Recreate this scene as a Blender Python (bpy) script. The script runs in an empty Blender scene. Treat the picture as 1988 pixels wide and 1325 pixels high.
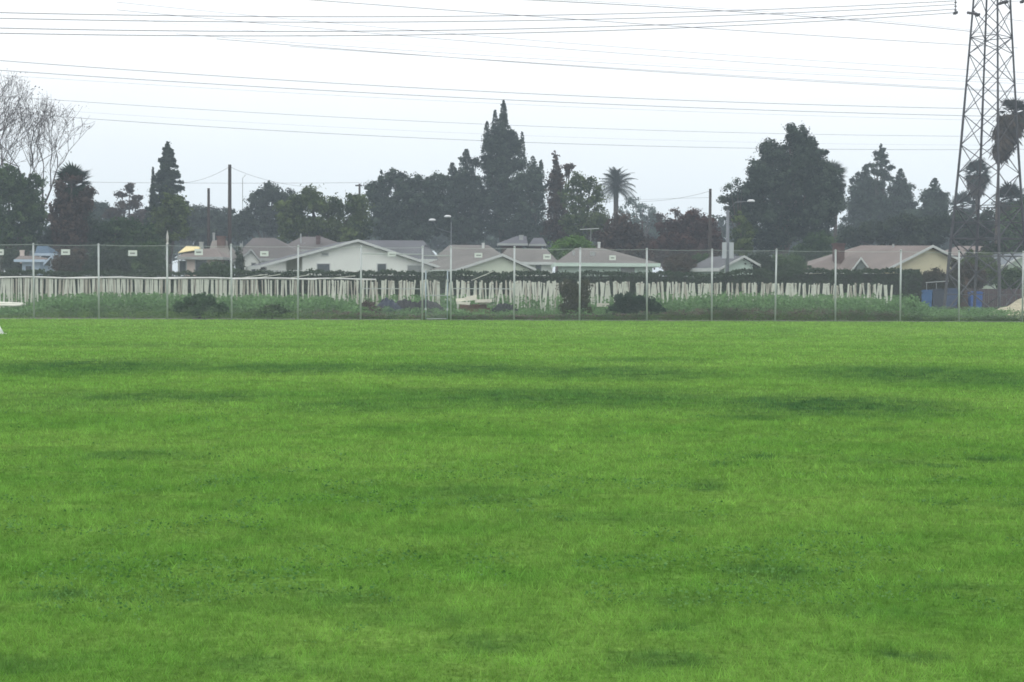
import bpy, math, random
import numpy as np
from mathutils import Vector, Matrix

# ------------------------------------------------------------------ camera
SC = bpy.context.scene
COL = SC.collection
R = math.radians
F, W, H = 3400.0, 1988.0, 1325.0
EYE = 1.6
pitch = math.atan(103.0 / F)
roll = R(0.317)
fw = Vector((0, math.cos(pitch), -math.sin(pitch)))
x0 = Vector((1, 0, 0))
u0 = x0.cross(fw)
rt = x0 * math.cos(roll) + u0 * math.sin(roll)
up = u0 * math.cos(roll) - x0 * math.sin(roll)
cam_d = bpy.data.cameras.new('camera')
cam = bpy.data.objects.new('camera', cam_d)
COL.objects.link(cam)
cam.matrix_world = Matrix(((rt.x, up.x, -fw.x, 0), (rt.y, up.y, -fw.y, 0), (rt.z, up.z, -fw.z, EYE), (0, 0, 0, 1)))
cam_d.sensor_width = 36
cam_d.lens = 36 * F / W
cam_d.clip_start = 0.2
cam_d.clip_end = 4000
SC.camera = cam


def at(px, py, D):
    """world point on the vertical plane y = D that is seen at a pixel"""
    d = fw + rt * ((px - W / 2) / F) - up * ((py - H / 2) / F)
    t = D / d.y
    return Vector((d.x * t, D, EYE + d.z * t))


def xz(px, py, D):
    p = at(px, py, D)
    return p.x, p.z


# ------------------------------------------------------------------ world, sun, exposure
SUN_EL, SUN_AZ = R(52), R(200)
world = bpy.data.worlds.new('World')
SC.world = world
world.use_nodes = True
nt = world.node_tree
nt.nodes.clear()
sky = nt.nodes.new('ShaderNodeTexSky')
sky.sky_type = 'NISHITA'
sky.sun_disc = False
sky.sun_elevation = SUN_EL
sky.sun_rotation = SUN_AZ
sky.air_density = 1.0
sky.dust_density = 4.0
bg = nt.nodes.new('ShaderNodeBackground')
bg.inputs['Strength'].default_value = 0.075
nt.links.new(sky.outputs[0], bg.inputs['Color'])
# the even overcast layer in front of the clear sky
tc = nt.nodes.new('ShaderNodeTexCoord')
sep = nt.nodes.new('ShaderNodeSeparateXYZ')
nt.links.new(tc.outputs['Generated'], sep.inputs[0])
ramp = nt.nodes.new('ShaderNodeValToRGB')
nt.links.new(sep.outputs['Z'], ramp.inputs[0])
cr = ramp.color_ramp
cr.elements[0].position = 0.0
cr.elements[0].color = (0.72, 0.795, 0.85, 1)
cr.elements[1].position = 1.0
cr.elements[1].color = (1.0, 1.04, 1.06, 1)
e = cr.elements.new(0.05); e.color = (0.79, 0.86, 0.905, 1)
e = cr.elements.new(0.13); e.color = (0.97, 0.99, 1.01, 1)
cn = nt.nodes.new('ShaderNodeTexNoise')
cn.inputs['Scale'].default_value = 2.2
cn.inputs['Detail'].default_value = 4
nt.links.new(tc.outputs['Generated'], cn.inputs['Vector'])
cm = nt.nodes.new('ShaderNodeMapRange')
cm.inputs[1].default_value = 0.3; cm.inputs[2].default_value = 0.7
cm.inputs[3].default_value = 0.92; cm.inputs[4].default_value = 1.03
nt.links.new(cn.outputs[0], cm.inputs[0])
bg2 = nt.nodes.new('ShaderNodeBackground')
nt.links.new(ramp.outputs[0], bg2.inputs['Color'])
nt.links.new(cm.outputs[0], bg2.inputs['Strength'])
mx = nt.nodes.new('ShaderNodeMixShader')
mx.inputs[0].default_value = 0.9
nt.links.new(bg.outputs[0], mx.inputs[1])
nt.links.new(bg2.outputs[0], mx.inputs[2])
wo = nt.nodes.new('ShaderNodeOutputWorld')
nt.links.new(mx.outputs[0], wo.inputs[0])

sd = bpy.data.lights.new('sun', 'SUN')
sd.energy = 0.5
sd.angle = R(30)
sd.color = (1.0, 0.97, 0.92)
so = bpy.data.objects.new('sun', sd)
COL.objects.link(so)
sv = Vector((math.sin(SUN_AZ) * math.cos(SUN_EL), math.cos(SUN_AZ) * math.cos(SUN_EL), math.sin(SUN_EL)))
so.rotation_euler = sv.to_track_quat('Z', 'Y').to_euler()
so.location = (0, 0, 70)

SC.view_settings.view_transform = 'Standard'
SC.view_settings.look = 'None'
SC.view_settings.gamma = 1.0
SC.view_settings.use_curve_mapping = False
SC.view_settings.exposure = 0.52
SC.render.engine = 'CYCLES'
SC.cycles.use_denoising = True
SC.cycles.max_bounces = 6
SC.cycles.diffuse_bounces = 3
SC.cycles.volume_bounces = 0
SC.cycles.transparent_max_bounces = 8
SC.cycles.pixel_filter_type = 'BLACKMAN_HARRIS'
SC.cycles.filter_width = 1.7
HAZE = 0.0009

# ------------------------------------------------------------------ materials
MATS = {}


def nodes_of(name):
    m = bpy.data.materials.new(name)
    m.use_nodes = True
    n = m.node_tree
    n.nodes.clear()
    o = n.nodes.new('ShaderNodeOutputMaterial')
    return m, n, o


def pmat(name, col, rough=0.7, var=0.12, scale=1.5, metal=0.0, stretch=None, bump=0.0):
    """plain surface: base colour with noise wear"""
    if name in MATS:
        return MATS[name]
    m, n, o = nodes_of(name)
    b = n.nodes.new('ShaderNodeBsdfPrincipled')
    b.inputs['Roughness'].default_value = rough
    b.inputs['Metallic'].default_value = metal
    t = n.nodes.new('ShaderNodeTexCoord')
    mp = n.nodes.new('ShaderNodeMapping')
    if stretch:
        mp.inputs['Scale'].default_value = stretch
    n.links.new(t.outputs['Object'], mp.inputs[0])
    no = n.nodes.new('ShaderNodeTexNoise')
    no.inputs['Scale'].default_value = scale
    no.inputs['Detail'].default_value = 5
    n.links.new(mp.outputs[0], no.inputs['Vector'])
    mr = n.nodes.new('ShaderNodeMapRange')
    mr.inputs[1].default_value = 0.3; mr.inputs[2].default_value = 0.7
    mr.inputs[3].default_value = 1 - var; mr.inputs[4].default_value = 1 + var
    n.links.new(no.outputs[0], mr.inputs[0])
    hs = n.nodes.new('ShaderNodeHueSaturation')
    hs.inputs['Color'].default_value = (*col, 1)
    n.links.new(mr.outputs[0], hs.inputs['Value'])
    n.links.new(hs.outputs[0], b.inputs['Base Color'])
    if bump:
        bp = n.nodes.new('ShaderNodeBump')
        bp.inputs['Strength'].default_value = bump
        n.links.new(no.outputs[0], bp.inputs['Height'])
        n.links.new(bp.outputs[0], b.inputs['Normal'])
    n.links.new(b.outputs[0], o.inputs[0])
    MATS[name] = m
    return m


def roofmat(name, col):
    """composition shingles: fine courses and mottling"""
    if name in MATS:
        return MATS[name]
    m, n, o = nodes_of(name)
    b = n.nodes.new('ShaderNodeBsdfPrincipled')
    b.inputs['Roughness'].default_value = 0.9
    t = n.nodes.new('ShaderNodeTexCoord')
    mp = n.nodes.new('ShaderNodeMapping')
    mp.inputs['Scale'].default_value = (2.5, 2.5, 9)
    n.links.new(t.outputs['Object'], mp.inputs[0])
    no = n.nodes.new('ShaderNodeTexNoise')
    no.inputs['Scale'].default_value = 1.6
    no.inputs['Detail'].default_value = 6
    no.inputs['Roughness'].default_value = 0.75
    n.links.new(mp.outputs[0], no.inputs['Vector'])
    n2 = n.nodes.new('ShaderNodeTexNoise')
    n2.inputs['Scale'].default_value = 0.35
    n.links.new(t.outputs['Object'], n2.inputs['Vector'])
    ad = n.nodes.new('ShaderNodeMath'); ad.operation = 'ADD'
    n.links.new(no.outputs[0], ad.inputs[0]); n.links.new(n2.outputs[0], ad.inputs[1])
    mr = n.nodes.new('ShaderNodeMapRange')
    mr.inputs[1].default_value = 0.75; mr.inputs[2].default_value = 1.25
    mr.inputs[3].default_value = 0.8; mr.inputs[4].default_value = 1.2
    n.links.new(ad.outputs[0], mr.inputs[0])
    hs = n.nodes.new('ShaderNodeHueSaturation')
    hs.inputs['Color'].default_value = (*col, 1)
    n.links.new(mr.outputs[0], hs.inputs['Value'])
    n.links.new(hs.outputs[0], b.inputs['Base Color'])
    n.links.new(b.outputs[0], o.inputs[0])
    MATS[name] = m
    return m


def leafmat(name, col, col2=None, trans=0.25):
    """leaves: two hues mixed by each clump's own 'tint' value"""
    if name in MATS:
        return MATS[name]
    col2 = col2 or tuple(c * 1.55 for c in col)
    m, n, o = nodes_of(name)
    a = n.nodes.new('ShaderNodeAttribute')
    a.attribute_name = 'tint'
    mc = n.nodes.new('ShaderNodeMix'); mc.data_type = 'RGBA'
    mc.inputs[6].default_value = (*col, 1)
    mc.inputs[7].default_value = (*col2, 1)
    n.links.new(a.outputs['Fac'], mc.inputs[0])
    d = n.nodes.new('ShaderNodeBsdfDiffuse')
    tr = n.nodes.new('ShaderNodeBsdfTranslucent')
    n.links.new(mc.outputs[2], d.inputs[0]); n.links.new(mc.outputs[2], tr.inputs[0])
    ms = n.nodes.new('ShaderNodeMixShader')
    ms.inputs[0].default_value = trans
    n.links.new(d.outputs[0], ms.inputs[1]); n.links.new(tr.outputs[0], ms.inputs[2])
    n.links.new(ms.outputs[0], o.inputs[0])
    MATS[name] = m
    return m


# darker, older patches of turf: (px, py, half width px, half height px, strength)
PATCHES = [
    (170, 712, 260, 16, 1.0), (560, 716, 260, 11, .9), (900, 718, 260, 12, 1.0), (1180, 724, 260, 14, .9),
    (330, 771, 250, 12, .8), (60, 770, 120, 12, .4), (700, 790, 180, 14, .6), (1100, 772, 420, 20, .85),
    (1600, 787, 260, 20, 1.25), (1480, 812, 90, 6, .8), (1780, 728, 260, 18, 1.0), (1950, 742, 170, 14, .8),
    (1240, 700, 150, 6, .6), (1700, 835, 60, 4, .6), (260, 884, 120, 10, .7), (730, 831, 50, 5, .7),
    (1495, 891, 75, 5, 1.1), (1390, 901, 60, 4, .8), (1360, 944, 55, 9, 1.0), (1720, 900, 60, 7, .9),
    (1800, 906, 60, 4, .9), (1960, 893, 90, 6, 1.1), (1970, 985, 40, 10, .7), (920, 960, 170, 20, .45),
    (150, 790, 140, 14, .4), (1840, 985, 60, 4, .6), (100, 1160, 130, 9, .8), (350, 1165, 150, 8, .6),
    (800, 1200, 160, 14, .6), (960, 1250, 90, 20, .8), (1300, 1290, 110, 22, .8), (1500, 1115, 110, 18, .8),
    (1680, 1190, 170, 10, .6), (1760, 1280, 70, 12, 1.0), (1860, 1140, 90, 6, .8), (1320, 1165, 90, 12, .6),
    (300, 672, 300, 5, .4), (1300, 1225, 60, 8, .7), (620, 1165, 140, 24, .4), (1190, 1010, 260, 18, .35),
    (60, 1290, 120, 14, .6), (520, 1300, 160, 16, .5),
]


def turf(name, trans, blades):
    m, n, o = nodes_of(name)
    g = n.nodes.new('ShaderNodeNewGeometry')
    L = n.links.new

    def noise(scale, detail, stretch=(1, 1, 0), rough=0.55):
        mp = n.nodes.new('ShaderNodeMapping')
        mp.inputs['Scale'].default_value = stretch
        L(g.outputs['Position'], mp.inputs[0])
        t = n.nodes.new('ShaderNodeTexNoise')
        t.inputs['Scale'].default_value = scale
        t.inputs['Detail'].default_value = detail
        t.inputs['Roughness'].default_value = rough
        L(mp.outputs[0], t.inputs['Vector'])
        return t

    def math_(op, a, b=None, clamp=False):
        k = n.nodes.new('ShaderNodeMath'); k.operation = op; k.use_clamp = clamp
        for i, v in enumerate((a, b)):
            if v is None: continue
            if isinstance(v, (int, float)): k.inputs[i].default_value = v
            else: L(v, k.inputs[i])
        return k.outputs[0]

    def rng_(v, a, b, c, d):
        k = n.nodes.new('ShaderNodeMapRange')
        for i, q in enumerate((a, b, c, d)): k.inputs[i + 1].default_value = q
        L(v, k.inputs[0])
        return k.outputs[0]

    wob = noise(0.9, 5)
    wv = n.nodes.new('ShaderNodeVectorMath'); wv.operation = 'SUBTRACT'
    L(wob.outputs['Color'], wv.inputs[0]); wv.inputs[1].default_value = (.5, .5, .5)
    wob3 = noise(5.0, 4)
    wv3 = n.nodes.new('ShaderNodeVectorMath'); wv3.operation = 'SUBTRACT'
    L(wob3.outputs['Color'], wv3.inputs[0]); wv3.inputs[1].default_value = (.5, .5, .5)
    sepn = n.nodes.new('ShaderNodeSeparateXYZ'); L(g.outputs['Position'], sepn.inputs[0])
    far = rng_(sepn.outputs['Y'], 8, 40, 0.5, 2.3)
    wm = n.nodes.new('ShaderNodeVectorMath'); wm.operation = 'ADD'
    L(wv.outputs[0], wm.inputs[0]); L(wv3.outputs[0], wm.inputs[1])
    ws = n.nodes.new('ShaderNodeVectorMath'); ws.operation = 'SCALE'
    L(wm.outputs[0], ws.inputs[0]); L(far, ws.inputs['Scale'])
    pos = n.nodes.new('ShaderNodeVectorMath'); pos.operation = 'ADD'
    L(g.outputs['Position'], pos.inputs[0]); L(ws.outputs[0], pos.inputs[1])
    total = None
    for (px, py, hw, hh, s) in PATCHES:
        d0 = fw + rt * ((px - W / 2) / F) - up * ((py - H / 2) / F)
        t0 = -EYE / d0.z
        cx, cy = d0.x * t0, d0.y * t0
        rx = hw * cy / F
        da = fw - up * ((py - hh - H / 2) / F) + rt * ((px - W / 2) / F)
        ry = max(abs(da.y * (-EYE / da.z) - cy), 0.12)
        mp = n.nodes.new('ShaderNodeMapping'); mp.vector_type = 'POINT'
        mp.inputs['Scale'].default_value = (1 / rx, 1 / ry, 0)
        mp.inputs['Location'].default_value = (-cx / rx, -cy / ry, 0)
        L(pos.outputs[0], mp.inputs[0])
        ln = n.nodes.new('ShaderNodeVectorMath'); ln.operation = 'LENGTH'
        L(mp.outputs[0], ln.inputs[0])
        v = rng_(ln.outputs['Value'], 1.3, 0.4, 0, s * (1.0 if py < 830 else .9 if py < 1000 else .8))
        total = v if total is None else math_('MAXIMUM', total, v)
    broken = noise(1.6, 8, (1, 1.3, 0), .8)
    br = rng_(broken.outputs[0], 0.36, 0.60, 0.12, 1.1)
    patch = math_('MULTIPLY', total, br)
    # natural mottling at three sizes
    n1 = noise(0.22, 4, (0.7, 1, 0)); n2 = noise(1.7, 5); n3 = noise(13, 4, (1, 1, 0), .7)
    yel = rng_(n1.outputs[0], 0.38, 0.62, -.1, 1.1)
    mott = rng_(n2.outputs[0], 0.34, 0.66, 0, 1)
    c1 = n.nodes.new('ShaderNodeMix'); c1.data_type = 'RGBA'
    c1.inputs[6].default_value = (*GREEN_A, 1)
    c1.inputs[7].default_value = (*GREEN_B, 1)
    L(math_('MULTIPLY', math_('ADD', math_('ADD', yel, mott), rng_(sepn.outputs['Y'], 8, 80, -.25, .75)), 0.5), c1.inputs[0])  # distance term paints far haze into the turf colour, paler towards the fence
    c2 = n.nodes.new('ShaderNodeMix'); c2.data_type = 'RGBA'
    L(c1.outputs[2], c2.inputs[6])
    c2.inputs[7].default_value = (*GREEN_D, 1)
    L(math_('MULTIPLY', patch, 1.0, True), c2.inputs[0])
    hs = n.nodes.new('ShaderNodeHueSaturation')
    L(c2.outputs[2], hs.inputs['Color'])
    v = math_('MULTIPLY', rng_(n3.outputs[0], 0.28, 0.72, 0.62, 1.3), rng_(noise(3.3, 4, (.8, 1, 0), .65).outputs[0], 0.3, 0.7, 0.84, 1.13))
    if not blades:
        v = math_('MULTIPLY', v, 0.6)   # thatch and soil between the blades
    if blades:
        a = n.nodes.new('ShaderNodeAttribute'); a.attribute_name = 'tint'
        v = math_('MULTIPLY', v, rng_(a.outputs['Fac'], 0, 1, 0.58, 1.32))
    else:
        n4 = noise(45, 3, (1, 1, 0), .8)
        v = math_('MULTIPLY', v, rng_(n4.outputs[0], 0.25, 0.75, 0.7, 1.25))
    L(v, hs.inputs['Value'])
    d = n.nodes.new('ShaderNodeBsdfDiffuse'); L(hs.outputs[0], d.inputs[0])
    if blades:
        tr = n.nodes.new('ShaderNodeBsdfTranslucent'); L(hs.outputs[0], tr.inputs[0])
        ms = n.nodes.new('ShaderNodeMixShader'); ms.inputs[0].default_value = trans
        L(d.outputs[0], ms.inputs[1]); L(tr.outputs[0], ms.inputs[2])
        L(ms.outputs[0], o.inputs[0])
    else:
        bp = n.nodes.new('ShaderNodeBump'); bp.inputs['Strength'].default_value = 0.6
        bp.inputs['Distance'].default_value = 0.05
        L(n3.outputs[0], bp.inputs['Height']); L(bp.outputs[0], d.inputs['Normal'])
        L(d.outputs[0], o.inputs[0])
    return m


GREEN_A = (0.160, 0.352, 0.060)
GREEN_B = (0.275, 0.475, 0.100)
GREEN_D = (0.072, 0.178, 0.055)


# ------------------------------------------------------------------ mesh helpers
class MB:
    def __init__(s):
        s.v, s.f = [], []

    def add(s, vs, fs):
        k = len(s.v)
        s.v += [tuple(v) for v in vs]
        s.f += [tuple(i + k for i in f) for f in fs]
        return s

    def box(s, a, b):
        (x0, y0, z0), (x1, y1, z1) = a, b
        return s.add([(x0, y0, z0), (x1, y0, z0), (x1, y1, z0), (x0, y1, z0), (x0, y0, z1), (x1, y0, z1), (x1, y1, z1), (x0, y1, z1)],
                     [(0, 3, 2, 1), (4, 5, 6, 7), (0, 1, 5, 4), (1, 2, 6, 5), (2, 3, 7, 6), (3, 0, 4, 7)])

    def slab(s, pts, th):
        """planar polygon extruded along th (Vector)"""
        n = len(pts)
        p = [Vector(q) for q in pts]
        vs = p + [q + th for q in p]
        fs = [tuple(range(n)), tuple(range(2 * n - 1, n - 1, -1))]
        fs += [(i, (i + 1) % n, n + (i + 1) % n, n + i) for i in range(n)]
        return s.add(vs, fs)

    def tube(s, pts, rs, n=6, cap=True):
        pts = [Vector(p) for p in pts]
        if isinstance(rs, (int, float)):
            rs = [rs] * len(pts)
        vs, fs = [], []
        for i, p in enumerate(pts):
            d = (pts[min(i + 1, len(pts) - 1)] - pts[max(i - 1, 0)]).normalized()
            a = d.orthogonal().normalized() if abs(d.z) < 0.9 else Vector((1, 0, 0)) - d * d.x
            a.normalize()
            b = d.cross(a)
            for k in range(n):
                t = 2 * math.pi * k / n
                vs.append(p + (a * math.cos(t) + b * math.sin(t)) * rs[i])
        for i in range(len(pts) - 1):
            for k in range(n):
                k2 = (k + 1) % n
                fs.append((i * n + k, i * n + k2, (i + 1) * n + k2, (i + 1) * n + k))
        if cap:
            fs.append(tuple(range(n - 1, -1, -1)))
            m = (len(pts) - 1) * n
            fs.append(tuple(m + k for k in range(n)))
        return s.add(vs, fs)

    def build(s, name, mat, parent=None, smooth=False):
        off = parent_origin(parent)
        me = bpy.data.meshes.new(name)
        me.from_pydata([(v[0] - off.x, v[1] - off.y, v[2] - off.z) for v in s.v], [], s.f)
        me.materials.append(mat)
        if smooth:
            me.polygons.foreach_set('use_smooth', [True] * len(me.polygons))
        o = bpy.data.objects.new(name, me)
        COL.objects.link(o)
        if parent:
            o.parent = parent
        return o


ORIG = {}


def parent_origin(p):
    if p is None:
        return Vector((0, 0, 0))
    while p.parent:
        p = p.parent
    return Vector(p.location)


def tag(o, label=None, cat=None, group=None, kind=None):
    if label: o['label'] = label
    if cat: o['category'] = cat
    if group: o['group'] = group
    if kind: o['kind'] = kind
    return o


def thing(name, label, cat, loc, group=None):
    o = bpy.data.objects.new(name, None)
    o.empty_display_size = 0.3
    COL.objects.link(o)
    o.location = loc
    return tag(o, label, cat, group)


def quads_mesh(name, V, tint, mat, parent=None, tri=False):
    """V: (N, k, 3) world coordinates of N separate polygons"""
    off = parent_origin(parent)
    N, k, _ = V.shape
    V = V - np.array([off.x, off.y, off.z])
    me = bpy.data.meshes.new(name)
    me.vertices.add(N * k)
    me.vertices.foreach_set('co', V.reshape(-1).astype(np.float32))
    me.loops.add(N * k)
    me.loops.foreach_set('vertex_index', np.arange(N * k, dtype=np.int32))
    me.polygons.add(N)
    me.polygons.foreach_set('loop_start', np.arange(0, N * k, k, dtype=np.int32))
    me.polygons.foreach_set('loop_total', np.full(N, k, dtype=np.int32))
    me.update(calc_edges=True)
    at_ = me.attributes.new('tint', 'FLOAT', 'POINT')
    at_.data.foreach_set('value', np.repeat(np.clip(tint, 0, 1), k).astype(np.float32))
    me.materials.append(mat)
    o = bpy.data.objects.new(name, me)
    COL.objects.link(o)
    if parent:
        o.parent = parent
    return o


def leaves(P, size, rng, aspect=0.62, nrm=None):
    """random diamonds of leaf spray around the points P; nrm turns them outward from their clump"""
    N = len(P)
    a = rng.normal(size=(N, 3)); a[:, 2] *= 0.7
    if nrm is not None:
        q = nrm + rng.normal(size=(N, 3)) * .38
        q /= np.linalg.norm(q, axis=1)[:, None]
        a -= (a * q).sum(1)[:, None] * q
        a /= np.linalg.norm(a, axis=1)[:, None]
        b = np.cross(q, a)
    else:
        a /= np.linalg.norm(a, axis=1)[:, None]
        b = rng.normal(size=(N, 3))
        b -= (a * b).sum(1)[:, None] * a
        b /= np.linalg.norm(b, axis=1)[:, None]
    s = (size * rng.uniform(0.6, 1.35, N))[:, None]
    a = a * s * 0.5; b = b * s * 0.5 * aspect
    return np.stack([P - a, P - b + a * .15, P + a, P + b + a * .15], axis=1)


# ------------------------------------------------------------------ ground
rng0 = np.random.default_rng(11)


def fence_D(px):
    return 83.0 + 6.0 * px / W


FL = at(-900, 619, fence_D(-900)); FR = at(2900, 619, fence_D(2900))

gm, gn, go_ = nodes_of('bare_soil')
b = gn.nodes.new('ShaderNodeBsdfPrincipled'); b.inputs['Roughness'].default_value = 0.95
t = gn.nodes.new('ShaderNodeTexCoord')
q = gn.nodes.new('ShaderNodeTexNoise'); q.inputs['Scale'].default_value = 0.35; q.inputs['Detail'].default_value = 9
gn.links.new(t.outputs['Object'], q.inputs['Vector'])
rp = gn.nodes.new('ShaderNodeValToRGB'); gn.links.new(q.outputs[0], rp.inputs[0])
rp.color_ramp.elements[0].position = .38; rp.color_ramp.elements[0].color = (0.05, 0.075, 0.03, 1)
rp.color_ramp.elements[1].position = .62; rp.color_ramp.elements[1].color = (0.13, 0.105, 0.075, 1)
gn.links.new(rp.outputs[0], b.inputs['Base Color']); gn.links.new(b.outputs[0], go_.inputs[0])
g = MB().add([(-1500, -60, 0), (1500, -60, 0), (1500, 2500, 0), (-1500, 2500, 0)], [(0, 1, 2, 3)]).build('ground', gm)
tag(g, kind='structure')
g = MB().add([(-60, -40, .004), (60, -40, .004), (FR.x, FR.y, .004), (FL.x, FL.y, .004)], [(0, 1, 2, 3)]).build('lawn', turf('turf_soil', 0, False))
tag(g, kind='structure')

# mown grass blades
def vnoise(x, y, cell, seed):
    g_ = np.random.default_rng(seed).random((256, 256))
    u = x / cell + 1000.3; v = y / cell + 500.7
    i = np.floor(u).astype(int); j = np.floor(v).astype(int)
    fu = u - i; fv = v - j
    fu = fu * fu * (3 - 2 * fu); fv = fv * fv * (3 - 2 * fv)
    i &= 255; j &= 255; i1 = (i + 1) & 255; j1 = (j + 1) & 255
    return (g_[i, j] * (1 - fu) + g_[i1, j] * fu) * (1 - fv) + (g_[i, j1] * (1 - fu) + g_[i1, j1] * fu) * fv


bl, tn = [], []
for (d0, d1, dens, h, w) in ((5.5, 9, 5200, .040, .0045), (9, 14, 3300, .042, .0065), (14, 22, 1500, .045, .010),
                             (22, 36, 560, .050, .017), (36, 58, 170, .055, .030), (58, 90, 60, .060, .048)):
    wid = lambda D: 0.335 * D + 0.8
    area = (wid(d0) + wid(d1)) * (d1 - d0)
    n = int(area * dens)
    D = d0 + (d1 - d0) * rng0.random(n)
    X = (rng0.random(n) * 2 - 1) * (wid(d1))
    keep = np.abs(X) < wid(D)
    # stop at the fence line
    tt = (X - FL.x) / (FR.x - FL.x)
    keep &= D < FL.y + tt * (FR.y - FL.y) - 0.05
    D, X = D[keep], X[keep]; n = len(D)
    sc_ = w / .0045
    clump = np.clip(.5 + 1.6 * (vnoise(X, D, .05 * sc_ ** .7, 1) * .55 + vnoise(X, D, .16 * sc_ ** .7, 2) * .45 - .5), 0, 1)
    tuft = vnoise(X, D, .09 * sc_ ** .7, 3) * .6 + vnoise(X, D, .5, 4) * .4
    hole = np.clip((tuft - .57) / .10, 0, 1)
    hh = h * rng0.uniform(.45, 1.25, n) * (0.6 + .7 * clump) * (1 - .6 * hole)
    ww = w * rng0.uniform(.6, 1.3, n)
    az = rng0.uniform(0, 2 * np.pi, n)
    lean = hh * rng0.uniform(.2, 1.3, n); la = rng0.uniform(0, 2 * np.pi, n)
    B = np.stack([X, D, np.full(n, .003)], 1)
    sd_ = np.stack([np.cos(az), np.sin(az), np.zeros(n)], 1) * ww[:, None] * .5
    T = B + np.stack([np.cos(la) * lean, np.sin(la) * lean, hh], 1)
    bl.append(np.stack([B - sd_, B + sd_, T], 1))
    tn.append((rng0.random(n) * .5 + clump * .5) * (1 - .75 * hole))
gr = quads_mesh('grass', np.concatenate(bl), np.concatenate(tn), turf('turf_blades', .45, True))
tag(gr, 'short mown green grass with darker patches covering the sports field', 'grass', kind='stuff')

# broad-leaved clover and plantain growing in drifts in the turf
cl, ct = [], []
for (d0, d1, n, w) in ((5.5, 9, 26000, .014), (9, 15, 30000, .019), (15, 22, 6000, .022)):
    D = d0 + (d1 - d0) * rng0.random(n); X = (rng0.random(n) * 2 - 1) * (.335 * d1 + .8)
    dr = vnoise(X, D, .55, 21) * .5 + vnoise(X, D, .17, 22) * .3 + vnoise(X, D, 1.8, 23) * .35
    keep = dr > .66
    X, D = X[keep], D[keep]; n = len(X)
    P = np.stack([X, D, rng0.uniform(.022, .048, n)], 1)
    nn = np.stack([rng0.normal(size=n) * .3, rng0.normal(size=n) * .3, np.ones(n)], 1)
    cl.append(leaves(P, w, rng0, .95, nrm=nn)); ct.append(rng0.random(n))
co = quads_mesh('clover', np.concatenate(cl), np.concatenate(ct), leafmat('leaf_clover', (.060, .165, .045), (.15, .29, .09)))
tag(co, 'drifts of small dark clover leaves scattered in the near turf', 'clover', kind='stuff')

# ------------------------------------------------------------------ trees
BARK = pmat('bark_grey_brown', (0.075, 0.06, 0.05), .9, .3, 3)
PALEBARK = pmat('bark_pale', (0.20, 0.185, 0.17), .9, .3, 2)
L_DARK = leafmat('leaf_dark', (0.010, 0.018, 0.012), (0.070, 0.095, 0.055))
L_SLATE = leafmat('leaf_slate', (0.010, 0.018, 0.014), (0.078, 0.112, 0.074), .15)
L_OLIVE = leafmat('leaf_olive', (0.022, 0.042, 0.014), (0.135, 0.180, 0.060))
L_GREEN = leafmat('leaf_green', (0.016, 0.038, 0.015), (0.105, 0.165, 0.065))
L_BRIGHT = leafmat('leaf_bright', (0.07, 0.14, 0.03), (0.14, 0.25, 0.06))
L_BROWN = leafmat('leaf_brown', (0.028, 0.022, 0.018), (0.120, 0.086, 0.066))
L_RED = leafmat('leaf_russet', (0.028, 0.018, 0.017), (0.130, 0.074, 0.062))
L_PALE = leafmat('leaf_pale', (0.07, 0.10, 0.085), (0.14, 0.18, 0.15))
L_HEDGE = leafmat('leaf_hedge', (0.030, 0.048, 0.026), (0.065, 0.098, 0.050))
L_WEED = leafmat('leaf_weed', (0.080, 0.155, 0.068), (0.21, 0.36, 0.15))
L_WEED2 = leafmat('leaf_weed_grey', (0.085, 0.14, 0.07), (0.17, 0.25, 0.13))
L_EDGE = leafmat('leaf_edge', (.09, .17, .05), (.18, .28, .08))
L_DRY = leafmat('leaf_dry', (0.12, 0.095, 0.08), (0.22, 0.18, 0.15))


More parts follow.
